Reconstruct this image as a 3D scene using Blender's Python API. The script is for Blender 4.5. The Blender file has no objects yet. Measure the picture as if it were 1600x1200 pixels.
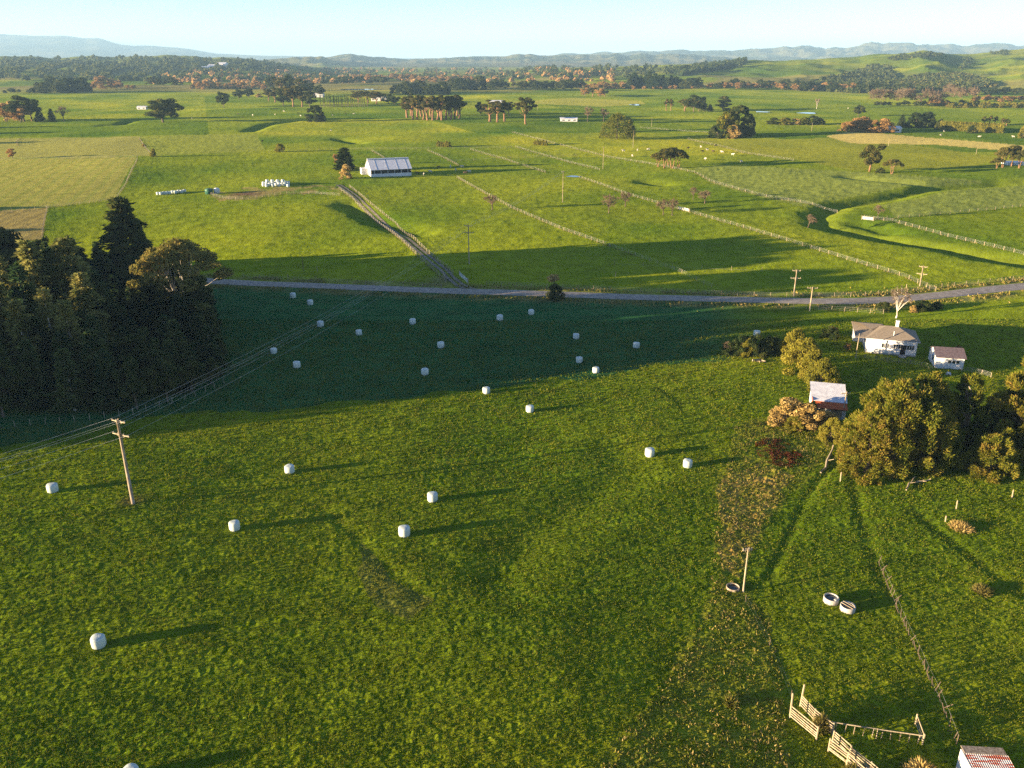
import bpy, math, random
import numpy as np
from mathutils import Vector

# ------------------------------------------------------------------ camera, sky, sun, exposure
S = bpy.context.scene
C = S.collection
H = 56.0                       # height of the flying camera above the paddocks
PITCH = math.radians(21.5)
FPX = 1300.0                   # focal length in pixels of a 1600 wide picture
CP, SP = math.cos(PITCH), math.sin(PITCH)
cam_d = bpy.data.cameras.new('camera')
cam_d.sensor_width = 36.0
cam_d.lens = 36.0 * FPX / 1600.0
cam_d.clip_start = 0.5
cam_d.clip_end = 90000.0
cam = bpy.data.objects.new('camera', cam_d)
C.objects.link(cam)
cam.location = (0, 0, H)
cam.rotation_euler = (math.pi / 2 - PITCH, 0, 0)
S.camera = cam

SUN_EL = math.radians(6.3)
SHADOW_DIR = math.radians(17.0)        # shadows run to the right and a little away from the camera
sd = Vector((math.cos(SHADOW_DIR) * math.cos(SUN_EL), math.sin(SHADOW_DIR) * math.cos(SUN_EL), -math.sin(SUN_EL)))
sun_d = bpy.data.lights.new('sun', 'SUN')
sun_d.energy = 5.0
sun_d.angle = math.radians(0.42)
sun_d.color = (1.0, 0.76, 0.46)
sun = bpy.data.objects.new('sun', sun_d)
C.objects.link(sun)
sun.rotation_euler = sd.to_track_quat('-Z', 'Y').to_euler()
sun.location = (-200, -60, 120)

W = bpy.data.worlds.new('World')
S.world = W
W.use_nodes = True
wn = W.node_tree
bg = wn.nodes['Background']
sky = wn.nodes.new('ShaderNodeTexSky')
sky.sky_type = 'NISHITA'
sky.sun_disc = False
sky.sun_elevation = SUN_EL
to_sun = -sd
sky.sun_rotation = math.atan2(to_sun.x, to_sun.y)
sky.altitude = 100
sky.air_density = 0.55
sky.dust_density = 0.0
sky.ozone_density = 3.0
tint = wn.nodes.new('ShaderNodeVectorMath')
tint.operation = 'MULTIPLY'
tint.inputs[1].default_value = (1.62, 1.10, .94)
wn.links.new(sky.outputs[0], tint.inputs[0])
wn.links.new(tint.outputs[0], bg.inputs[0])
bg.inputs[1].default_value = 0.066

S.view_settings.view_transform = 'Standard'
S.view_settings.look = 'None'
S.view_settings.gamma = 1.0
S.view_settings.use_curve_mapping = False
S.view_settings.exposure = 2.4
S.cycles.use_denoising = False
S.cycles.max_bounces = 5
S.cycles.diffuse_bounces = 2
S.cycles.glossy_bounces = 2
S.cycles.transmission_bounces = 2
S.cycles.volume_bounces = 0
S.cycles.transparent_max_bounces = 4
S.cycles.sample_clamp_indirect = 4.0

R0 = np.random.default_rng(7)
random.seed(7)

# ------------------------------------------------------------------ noise
def _hash(xi, yi, seed):
    h = (xi * 374761393 + yi * 668265263 + seed * 1442695041) & 0xffffffff
    h = ((h ^ (h >> 13)) * 1274126177) & 0xffffffff
    return ((h ^ (h >> 16)) & 0xffff) / 65535.0

def vn(x, y, seed=0):
    xf, yf = np.floor(x), np.floor(y)
    xi, yi = xf.astype(np.int64), yf.astype(np.int64)
    u, v = x - xf, y - yf
    u = u * u * (3 - 2 * u)
    v = v * v * (3 - 2 * v)
    a, b = _hash(xi, yi, seed), _hash(xi + 1, yi, seed)
    c, d = _hash(xi, yi + 1, seed), _hash(xi + 1, yi + 1, seed)
    return (a + (b - a) * u) * (1 - v) + (c + (d - c) * u) * v

def fbm(x, y, seed=0, n=3):
    s, a, t = 0, 1.0, 0
    for k in range(n):
        s = s + a * vn(x * 2 ** k, y * 2 ** k, seed + 11 * k)
        t += a
        a *= 0.5
    return s / t

def sstep(a, b, x):
    t = np.clip((x - a) / (b - a), 0, 1)
    return t * t * (3 - 2 * t)

# ------------------------------------------------------------------ terrain height
def depth_of(Y):
    return H * SP + Y * CP

def flat(px, py):
    """point of the plane z = 0 under a picture position (used to lay out the map of the farm)"""
    v = (py - 600.0) / FPX
    d = H / (CP * v + SP)
    return ((px - 800.0) / FPX * d, d * (CP - v * SP))

def seg_dist(x, y, pts):
    """distance to a polyline and how far along it the nearest point lies"""
    best = np.full(np.shape(x), 1e9)
    for (ax, ay), (bx, by) in zip(pts[:-1], pts[1:]):
        dx, dy = bx - ax, by - ay
        L2 = dx * dx + dy * dy + 1e-9
        t = np.clip(((x - ax) * dx + (y - ay) * dy) / L2, 0, 1)
        best = np.minimum(best, np.hypot(x - ax - t * dx, y - ay - t * dy))
    return best

GULLY = [flat(*p) for p in [(1640, 418), (1540, 402), (1450, 384), (1350, 368), (1285, 352), (1280, 338), (1310, 322), (1390, 308), (1450, 296), (1600, 283)]]
DRAIN = [flat(*p) for p in [(500, 795), (560, 845), (610, 895), (660, 935)]]
DRAIN2 = [flat(*p) for p in [(960, 700), (985, 735), (830, 830), (800, 880), (780, 900)]]
RUT = [flat(*p) for p in [(1330, 690), (1262, 770), (1225, 850), (1200, 900)]]
RUTB = [flat(*p) for p in [(1330, 745), (1345, 810), (1365, 870), (1390, 930)]]
RUTC = [flat(*p) for p in [(1430, 800), (1520, 870), (1610, 935)]]
RUTD = [flat(*p) for p in [(1180, 940), (1215, 1020), (1235, 1090)]]
RUTE = [flat(*p) for p in [(1030, 605), (1060, 620), (1068, 640)]]
RIVER = [flat(*p) for p in [(380, 205), (430, 190), (470, 186)]]
SWALES = [[flat(*p) for p in q] for q in (
    [(545, 318), (600, 345), (650, 362)], [(390, 205), (420, 195), (455, 190)], [(560, 222), (530, 216)],
    [(205, 188), (190, 194), (160, 196)], [(1010, 283), (1035, 286)], [(1330, 277), (1450, 290), (1560, 283)], [(1385, 362), (1340, 349)])]

# (Y of the foot, Y of the crest, Y of the far foot, skyline as picture positions, noise wavelength, roughness)
RANGES = [
    (1350, 2700, 5200, [(760, 112), (860, 108), (950, 106), (1020, 103), (1100, 98), (1160, 93), (1210, 93), (1290, 91), (1340, 88), (1370, 84), (1440, 79), (1490, 86), (1530, 82), (1600, 76), (1750, 70)], 270, .9),
    (1650, 3600, 6000, [(-300, 86), (0, 88), (60, 90), (120, 89), (200, 87), (260, 85), (300, 87), (360, 90), (410, 95), (470, 103), (540, 112)], 300, .55),
    (4300, 5600, 8000, [(330, 104), (390, 95), (440, 90), (480, 88), (505, 86), (522, 95), (560, 104), (640, 112)], 260, .8),
    (5200, 7600, 10500, [(380, 100), (480, 92), (520, 87), (545, 85), (580, 87), (620, 91), (680, 91), (740, 89), (790, 88), (828, 83), (860, 87), (920, 85), (1000, 84), (1080, 86), (1200, 88)], 300, 1.0),
    (7500, 11000, 15000, [(620, 92), (700, 90), (760, 87), (820, 88), (900, 83), (1000, 78), (1080, 79), (1150, 77), (1200, 73), (1235, 71), (1268, 66), (1290, 73), (1330, 70), (1400, 64), (1470, 68), (1500, 71), (1560, 67), (1600, 70), (1800, 66)], 500, 1.05),
    (11500, 16500, 22000, [(-300, 50), (0, 52), (50, 55), (105, 55), (140, 60), (160, 58), (185, 69), (215, 72), (230, 70), (300, 76), (340, 84), (420, 87), (560, 89)], 1600, .25),
]

def px_of(x, y):
    return 800.0 + FPX * x / np.maximum(depth_of(y), 1.0)

def height(x, y):
    x = np.asarray(x, float)
    y = np.asarray(y, float)
    near = 1 - sstep(150, 260, y)
    z = 1.1 * (fbm(x / 60, y / 60, 3, 2) - .5) * near
    z = z + .32 * (vn(x / 17, y / 17, 5) - .5) * near
    mid = sstep(150, 300, y) * (1 - sstep(1500, 2500, y))
    z = z + mid * (2.2 * (fbm(x / 130, y / 130, 9, 2) - .5) + .5 * (vn(x / 28, y / 40, 15) - .5))
    # low rise under the big pole, falling away to the left
    rx, ry = flat(60, 840)
    z = z + 1.2 * np.exp(-(((x - rx) / 26) ** 2 + ((y - ry) / 20) ** 2))
    g = seg_dist(x, y, GULLY)
    z = z - 2.0 * np.exp(-((g + 3.0 * (vn(x / 11, y / 16, 57) - .5)) / 5.2) ** 2)
    bank = (y > 250) & (y < 480)
    for pts, dep, w in ((DRAIN, .10, .8), (DRAIN2, .30, 4.0), (RUT, .16, .6), (RUTB, .12, .7), (RUTC, .14, .8), (RUTD, .10, .8), (RUTE, .12, .7)):
        z = z - dep * np.exp(-(seg_dist(x, y, pts) / w) ** 2)
    for pts in SWALES:
        z = z - 1.6 * np.exp(-(seg_dist(x, y, pts) / 6.0) ** 2)
    far = y > 1200
    if np.any(far):
        px = px_of(x, y)
        zz = np.zeros_like(z)
        for i, (y0, y1, y2, prof, wl, rough) in enumerate(RANGES):
            pxs = [p[0] for p in prof]
            tops = [max(0.0, H - y1 * math.tan(PITCH + math.atan((p[1] - 600) / FPX))) for p in prof]
            gx = np.arange(-700, 2300, 4.0)
            gt = np.interp(gx, pxs, tops)
            if pxs[0] > 0: gt = gt * sstep(pxs[0], pxs[0] + 90, gx)
            if pxs[-1] < 1600: gt = gt * (1 - sstep(pxs[-1] - 90, pxs[-1], gx))
            kern = np.exp(-(np.arange(-6, 7) / 2.6) ** 2)
            gt = np.convolve(np.pad(gt, 6, mode='edge'), kern / kern.sum(), 'valid')
            gt = gt * (1 + (.10, .25, .5, .55, .35, .08)[i] * (fbm(gx / (38, 30, 22, 20, 26, 40)[i], gx * 0 + i, 61, 3) - .5))
            top = np.interp(px, gx, gt)
            wob = (fbm(x / (wl * 2.2), y / (wl * 2.2), 50 + i, 2) - .5) * .35 * (y1 - y0)
            sh = np.where(y < y1, sstep(y0, y1, y + wob * sstep(0, 1, (y1 - y) / (y1 - y0))), 1 - sstep(y1, y2, y))
            n = 1 - np.abs(2 * fbm(x / wl, y / (wl * 1.3), 70 + i, 4) - 1) * 1.0
            n2 = fbm(x / wl * 2.7, y / wl * 2.2, 90 + i, 3)
            h = top * sh * (1 - rough * (1 - .8 * sh ** 2) * (1.45 * (1 - n) + .5 * n2 - .18))
            zz = np.maximum(zz, h)
        z = np.where(far, z + zz, z)
    return z

def hz(x, y):
    return float(height(np.array([x]), np.array([y]))[0])

def ground(px, py):
    """the point of the terrain seen at a picture position"""
    v = (py - 600.0) / FPX
    dx, dy, dz = (px - 800.0) / FPX, CP - v * SP, -SP - v * CP
    if py > 172:
        z = 0.0
        for _ in range(7):
            m = (H - z) / -dz
            z = hz(dx * m, dy * m)
        return Vector((dx * m, dy * m, z))
    m0 = H / max(-dz, 1e-3)
    t = np.geomspace(min(900, m0 * .5), min(26000, m0 * 1.15 + 300), 260)
    for _ in range(2):
        z = H + dz * t - height(dx * t, dy * t)
        neg = z < 0
        k = int(np.argmax(neg)) if neg.any() else len(t) - 1
        lo, hi = t[max(k - 1, 0)], t[k]
        t = np.linspace(lo, hi, 40)
    m = hi
    return Vector((dx * m, dy * m, hz(dx * m, dy * m)))

def ground_many(px, py):
    """the same for many far picture positions at once"""
    px, py = np.asarray(px, float), np.asarray(py, float)
    v = (py - 600.0) / FPX
    dx, dy, dz = (px - 800.0) / FPX, CP - v * SP, -SP - v * CP
    m0 = H / np.maximum(-dz, 1e-3)
    t = np.geomspace(np.minimum(900, m0 * .5), np.minimum(26000, m0 * 1.15 + 300), 110, axis=-1)
    for n in (12, 12, 0):
        z = H + dz[:, None] * t - height(dx[:, None] * t, dy[:, None] * t)
        neg = z < 0
        k = np.where(neg.any(1), neg.argmax(1), t.shape[1] - 1)
        i = np.arange(len(px))
        lo, hi = t[i, np.maximum(k - 1, 0)], t[i, k]
        if n: t = np.linspace(lo, hi, n, axis=-1)
    x, y = dx * hi, dy * hi
    return np.stack([x, y, height(x, y)], 1)

def tall(p, py_top):
    """height in metres of a thing standing at p whose top is seen in row py_top"""
    a = PITCH + math.atan((py_top - 600) / FPX)
    return H - p.y * math.tan(a) - p.z

def wide(p, px):
    return px * (depth_of(p.y) - p.z * SP) / FPX

# ------------------------------------------------------------------ mesh helpers
def mesh_np(name, v, f, mat=None, smooth=False):
    v = np.asarray(v, np.float32)
    me = bpy.data.meshes.new(name)
    me.vertices.add(len(v))
    me.vertices.foreach_set('co', v.ravel())
    if isinstance(f, np.ndarray):
        n = f.shape[1]
        me.loops.add(f.size)
        me.loops.foreach_set('vertex_index', f.astype(np.int32).ravel())
        me.polygons.add(len(f))
        me.polygons.foreach_set('loop_start', np.arange(len(f), dtype=np.int32) * n)
        me.polygons.foreach_set('loop_total', np.full(len(f), n, np.int32))
    else:
        tot = np.array([len(q) for q in f], np.int32)
        me.loops.add(int(tot.sum()))
        me.loops.foreach_set('vertex_index', np.concatenate([np.asarray(q, np.int32) for q in f]))
        me.polygons.add(len(f))
        me.polygons.foreach_set('loop_start', np.concatenate([[0], np.cumsum(tot)[:-1]]).astype(np.int32))
        me.polygons.foreach_set('loop_total', tot)
    me.polygons.foreach_set('use_smooth', np.full(len(f), bool(smooth)))
    me.update(calc_edges=True)
    if mat:
        for m in (mat if isinstance(mat, (list, tuple)) else [mat]):
            me.materials.append(m)
    return me

def link(name, me, parent=None, loc=None, rz=None):
    o = bpy.data.objects.new(name, me)
    C.objects.link(o)
    if parent is not None:
        o.parent = parent
    if loc is not None:
        o.location = loc
    if rz is not None:
        o.rotation_euler = (0, 0, rz)
    return o

def tag(o, label=None, cat=None, group=None, kind=None):
    if label: o['label'] = label
    if cat: o['category'] = cat
    if group: o['group'] = group
    if kind: o['kind'] = kind
    return o

def thing(name, label, cat, loc, rz=0, group=None):
    o = bpy.data.objects.new(name, None)
    o.empty_display_size = .3
    C.objects.link(o)
    o.location = loc
    o.rotation_euler = (0, 0, rz)
    return tag(o, label, cat, group)

class MB:
    """collects boxes, tubes, lathes and polygons, then becomes ONE mesh object"""
    def __init__(self):
        self.v, self.f = [], []
    def add(self, v, f):
        n = len(self.v)
        self.v += [tuple(p) for p in v]
        self.f += [tuple(i + n for i in q) for q in f]
        return self
    def box(self, c, s, rz=0, rx=0, ry=0):
        from mathutils import Euler
        m = Euler((rx, ry, rz)).to_matrix()
        v = [Vector(c) + m @ Vector((sx * s[0] / 2, sy * s[1] / 2, sz * s[2] / 2)) for sx in (-1, 1) for sy in (-1, 1) for sz in (-1, 1)]
        return self.add(v, [(0, 1, 3, 2), (4, 6, 7, 5), (0, 4, 5, 1), (2, 3, 7, 6), (0, 2, 6, 4), (1, 5, 7, 3)])
    def beam(self, a, b, w, h):
        a, b = Vector(a), Vector(b)
        d = (b - a).normalized()
        up = Vector((0, 0, 1)) if abs(d.z) < .95 else Vector((1, 0, 0))
        s = d.cross(up).normalized() * w / 2
        u = s.cross(d).normalized() * h / 2
        v = [p + i * s + j * u for p in (a, b) for (i, j) in ((-1, -1), (1, -1), (1, 1), (-1, 1))]
        return self.add(v, [(3, 2, 1, 0), (4, 5, 6, 7), (0, 1, 5, 4), (1, 2, 6, 5), (2, 3, 7, 6), (3, 0, 4, 7)])
    def tube(self, pts, rad, n=6, cap=True):
        pts = [Vector(p) for p in pts]
        if not hasattr(rad, '__len__'):
            rad = [rad] * len(pts)
        v, f = [], []
        ref = Vector((.13, .97, .21)).normalized()
        for i, p in enumerate(pts):
            d = (pts[min(i + 1, len(pts) - 1)] - pts[max(i - 1, 0)]).normalized()
            s = d.cross(ref)
            if s.length < .1:
                s = d.cross(Vector((1, 0, 0)))
            s.normalize()
            u = s.cross(d)
            for k in range(n):
                a = 2 * math.pi * k / n
                v.append(p + (s * math.cos(a) + u * math.sin(a)) * rad[i])
        for i in range(len(pts) - 1):
            for k in range(n):
                f.append((i * n + k, i * n + (k + 1) % n, (i + 1) * n + (k + 1) % n, (i + 1) * n + k))
        if cap:
            f.append(tuple(range(n)))
            f.append(tuple(reversed(range((len(pts) - 1) * n, len(pts) * n))))
        return self.add(v, f)
    def lathe(self, prof, n=20, c=(0, 0, 0)):
        v, f = [], []
        for (r, z) in prof:
            for k in range(n):
                a = 2 * math.pi * k / n
                v.append((c[0] + r * math.cos(a), c[1] + r * math.sin(a), c[2] + z))
        for i in range(len(prof) - 1):
            for k in range(n):
                f.append((i * n + k, i * n + (k + 1) % n, (i + 1) * n + (k + 1) % n, (i + 1) * n + k))
        f.append(tuple(reversed(range(n))))
        f.append(tuple(range((len(prof) - 1) * n, len(prof) * n)))
        return self.add(v, f)
    def poly(self, pts):
        return self.add(pts, [tuple(range(len(pts)))])
    def mesh(self, name, mat, smooth=False):
        return mesh_np(name, np.array([tuple(p) for p in self.v]), self.f, mat, smooth)
    def build(self, name, mat, parent=None, smooth=False):
        return link(name, self.mesh(name, mat, smooth), parent)

# ------------------------------------------------------------------ materials
def mat_base(name):
    m = bpy.data.materials.new(name)
    m.use_nodes = True
    nt = m.node_tree
    b = nt.nodes['Principled BSDF']
    b.inputs['Roughness'].default_value = .85
    b.inputs['Specular IOR Level'].default_value = .2
    return m, nt, b

def noisy(name, c1, c2, scale=3.0, rough=.85, spec=.2, bump=0.0, bscale=None, detail=4, stretch=None, metal=0, contrast=(.35, .65)):
    m, nt, b = mat_base(name)
    N = nt.nodes.new
    tc = N('ShaderNodeTexCoord')
    mp = N('ShaderNodeMapping')
    if stretch: mp.inputs['Scale'].default_value = stretch
    nz = N('ShaderNodeTexNoise')
    nz.inputs['Scale'].default_value = scale
    nz.inputs['Detail'].default_value = detail
    r = N('ShaderNodeValToRGB')
    r.color_ramp.elements[0].position, r.color_ramp.elements[1].position = contrast
    r.color_ramp.elements[0].color = (*c1, 1)
    r.color_ramp.elements[1].color = (*c2, 1)
    nt.links.new(tc.outputs['Object'], mp.inputs[0])
    nt.links.new(mp.outputs[0], nz.inputs['Vector'])
    nt.links.new(nz.outputs['Fac'], r.inputs[0])
    nt.links.new(r.outputs[0], b.inputs['Base Color'])
    b.inputs['Roughness'].default_value = rough
    b.inputs['Specular IOR Level'].default_value = spec
    b.inputs['Metallic'].default_value = metal
    if bump:
        n2 = N('ShaderNodeTexNoise')
        n2.inputs['Scale'].default_value = bscale or scale * 4
        bp = N('ShaderNodeBump')
        bp.inputs['Strength'].default_value = bump
        bp.inputs['Distance'].default_value = .05
        nt.links.new(mp.outputs[0], n2.inputs['Vector'])
        nt.links.new(n2.outputs['Fac'], bp.inputs['Height'])
        nt.links.new(bp.outputs[0], b.inputs['Normal'])
    return m

def leaf_mat(name, cols, trans=.3, var=.5, nscale=.35):
    """leaves: every leaf its own shade, whole sprays drifting between the colours"""
    m = bpy.data.materials.new(name)
    m.use_nodes = True
    nt = m.node_tree
    nt.nodes.clear()
    N = nt.nodes.new
    out = N('ShaderNodeOutputMaterial')
    geo = N('ShaderNodeNewGeometry')
    tc = N('ShaderNodeTexCoord')
    oi = N('ShaderNodeObjectInfo')
    nz = N('ShaderNodeTexNoise')
    nz.inputs['Scale'].default_value = nscale
    nz.inputs['Detail'].default_value = 2
    ad = N('ShaderNodeVectorMath')
    ad.operation = 'ADD'
    nt.links.new(tc.outputs['Object'], ad.inputs[0])
    nt.links.new(oi.outputs['Location'], ad.inputs[1])
    nt.links.new(ad.outputs[0], nz.inputs['Vector'])
    mx = N('ShaderNodeMath'); mx.operation = 'MULTIPLY_ADD'
    mx.inputs[1].default_value = var
    nt.links.new(geo.outputs['Random Per Island'], mx.inputs[0])
    s2 = N('ShaderNodeMath'); s2.operation = 'MULTIPLY_ADD'
    s2.inputs[1].default_value = 1.5
    s2.inputs[2].default_value = -.25 - var / 2
    nt.links.new(nz.outputs['Fac'], s2.inputs[0])
    nt.links.new(s2.outputs[0], mx.inputs[2])
    s3 = N('ShaderNodeMath'); s3.operation = 'MULTIPLY_ADD'
    s3.inputs[1].default_value = .3
    nt.links.new(oi.outputs['Random'], s3.inputs[0])
    s4 = N('ShaderNodeMath'); s4.operation = 'SUBTRACT'
    s4.inputs[1].default_value = .15
    nt.links.new(mx.outputs[0], s4.inputs[0])
    nt.links.new(s4.outputs[0], s3.inputs[2])
    r = N('ShaderNodeValToRGB')
    els = r.color_ramp.elements
    while len(els) < len(cols):
        els.new(.5)
    for i, c in enumerate(cols):
        els[i].position = i / (len(cols) - 1)
        els[i].color = (*c, 1)
    nt.links.new(s3.outputs[0], r.inputs[0])
    d = N('ShaderNodeBsdfDiffuse')
    t = N('ShaderNodeBsdfTranslucent')
    mix = N('ShaderNodeMixShader')
    mix.inputs[0].default_value = trans
    nt.links.new(r.outputs[0], d.inputs[0])
    nt.links.new(r.outputs[0], t.inputs[0])
    nt.links.new(d.outputs[0], mix.inputs[1])
    nt.links.new(t.outputs[0], mix.inputs[2])
    nt.links.new(mix.outputs[0], out.inputs[0])
    return m

M = {}
M['bark'] = noisy('bark', (.07, .05, .035), (.16, .12, .085), 4, stretch=(1, 1, .2), bump=.4)
M['pale_bark'] = noisy('pale_bark', (.34, .30, .25), (.62, .57, .50), 3, stretch=(1, 1, .3), bump=.2)
M['pine_bark'] = noisy('pine_bark', (.13, .075, .04), (.30, .17, .09), 3, stretch=(1, 1, .2), bump=.3)
M['wood'] = noisy('weathered_wood', (.20, .15, .10), (.42, .34, .25), 5, stretch=(1, 1, .15), bump=.2)
M['pale_wood'] = noisy('pale_wood', (.28, .22, .14), (.46, .38, .26), 5, stretch=(1, 1, .15), bump=.15)
M['wire'] = noisy('wire', (.30, .30, .31), (.45, .45, .46), 2, rough=.5, spec=.4)
M['cable'] = noisy('aluminium_cable', (.42, .44, .46), (.55, .57, .6), 2, rough=.5, spec=.5)
M['ceramic'] = noisy('insulator', (.25, .2, .17), (.5, .45, .4), 6, rough=.3, spec=.5)
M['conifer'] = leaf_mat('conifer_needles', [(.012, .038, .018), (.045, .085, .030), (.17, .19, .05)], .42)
M['sunlit_conifer'] = leaf_mat('sunlit_conifer_needles', [(.06, .085, .028), (.21, .215, .06), (.38, .34, .11)], .42)  # paler needles for the lit trees: evening sun painted into the colour
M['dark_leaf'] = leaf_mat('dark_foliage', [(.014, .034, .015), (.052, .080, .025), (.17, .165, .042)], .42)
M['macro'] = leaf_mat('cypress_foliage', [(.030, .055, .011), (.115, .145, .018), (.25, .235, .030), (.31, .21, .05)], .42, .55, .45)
M['pine_leaf'] = leaf_mat('pine_needles', [(.032, .050, .017), (.11, .115, .03), (.25, .20, .055)], .42)
M['gum'] = leaf_mat('gum_leaves', [(.10, .11, .03), (.26, .23, .06), (.42, .27, .08)], .42, .5, .3)
M['autumn'] = leaf_mat('autumn_leaves', [(.20, .125, .05), (.40, .24, .085), (.56, .36, .14)], .35)
M['tan'] = leaf_mat('dry_tan_foliage', [(.25, .165, .055), (.46, .33, .115), (.60, .46, .19)], .3)
M['grass'] = leaf_mat('grass_blades', [(.034, .068, .006), (.082, .126, .009), (.145, .168, .013), (.19, .185, .024)], .3, .9, .12)
M['twig'] = leaf_mat('bare_twigs', [(.10, .075, .05), (.18, .13, .085), (.28, .20, .13)], .1)
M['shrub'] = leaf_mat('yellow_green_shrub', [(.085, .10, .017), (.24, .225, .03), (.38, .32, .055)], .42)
M['red_weed'] = leaf_mat('red_weed', [(.045, .020, .012), (.08, .024, .013), (.15, .038, .018)], .3)
M['weed'] = leaf_mat('rank_weeds', [(.075, .11, .012), (.15, .165, .022), (.27, .215, .055), (.38, .28, .11)], .25, .9, .25)
M['straw'] = leaf_mat('straw_grass', [(.11, .10, .022), (.19, .165, .045), (.28, .235, .085)], .3, .8)
M['white_wrap'] = noisy('white_plastic_wrap', (.50, .55, .50), (.60, .65, .58), 6, rough=.38, spec=.4, bump=.25, bscale=9)
M['white_paint'] = noisy('white_weatherboard', (.60, .60, .60), (.74, .73, .72), 2.5, rough=.6, bump=.15, bscale=3)
M['glass'] = noisy('window_glass', (.015, .018, .02), (.04, .045, .05), 2, rough=.08, spec=.6)
M['dark_open'] = noisy('dark_interior', (.012, .012, .013), (.03, .03, .03), 2)
M['tile_roof'] = noisy('brown_tile_roof', (.19, .155, .115), (.29, .24, .185), 5, bump=.5, bscale=14)
M['purple_roof'] = noisy('plum_iron_roof', (.10, .075, .085), (.17, .13, .14), 3, rough=.6)
M['zinc'] = noisy('pale_zinc_iron', (.58, .58, .61), (.74, .74, .77), 1.2, rough=.5, spec=.4)
M['rust'] = noisy('red_rusted_iron', (.42, .07, .018), (.60, .16, .04), 2, rough=.7)
M['hut_roof'] = noisy('rust_streaked_iron', (.42, .10, .05), (.66, .62, .58), 2.2, rough=.6, stretch=(.35, 3, 1), contrast=(.44, .52))
M['concrete'] = noisy('concrete', (.32, .30, .27), (.48, .45, .41), 6, bump=.2)
M['water'] = noisy('still_water', (.02, .03, .035), (.035, .05, .055), 1, rough=.05, spec=.6)
M['green_tank'] = noisy('green_plastic', (.03, .10, .07), (.05, .15, .10), 2, rough=.4)
M['cow_white'] = noisy('pale_hide', (.45, .40, .34), (.68, .62, .54), 1.5)
M['cow_brown'] = noisy('dark_hide', (.03, .022, .018), (.12, .075, .045), 1.2)
M['brick_red'] = noisy('red_brown_paint', (.2, .06, .04), (.3, .1, .06), 2)

# ------------------------------------------------------------------ the ground sheet
def in_poly(px, py, poly):
    inside = np.zeros(px.shape, bool)
    n = len(poly)
    for i in range(n):
        x1, y1 = poly[i]
        x2, y2 = poly[(i + 1) % n]
        c = ((y1 > py) != (y2 > py)) & (px < (x2 - x1) * (py - y1) / ((y2 - y1) or 1e-9) + x1)
        inside ^= c
    return inside

ROAD_PX = [(-500, 400), (150, 424), (340, 440), (500, 447.5), (650, 453.5), (800, 458.5), (950, 463), (1100, 467), (1220, 470.5), (1310, 471.5), (1380, 469.5), (1450, 464), (1530, 456), (1600, 448.5), (1800, 430)]
TRACK_PX = [(528, 288), (545, 299), (600, 344), (650, 386), (690, 420), (706, 436), (722, 448), (745, 456)]
ROAD = [flat(*p) for p in ROAD_PX]
TRACK = [flat(*p) for p in TRACK_PX]

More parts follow.
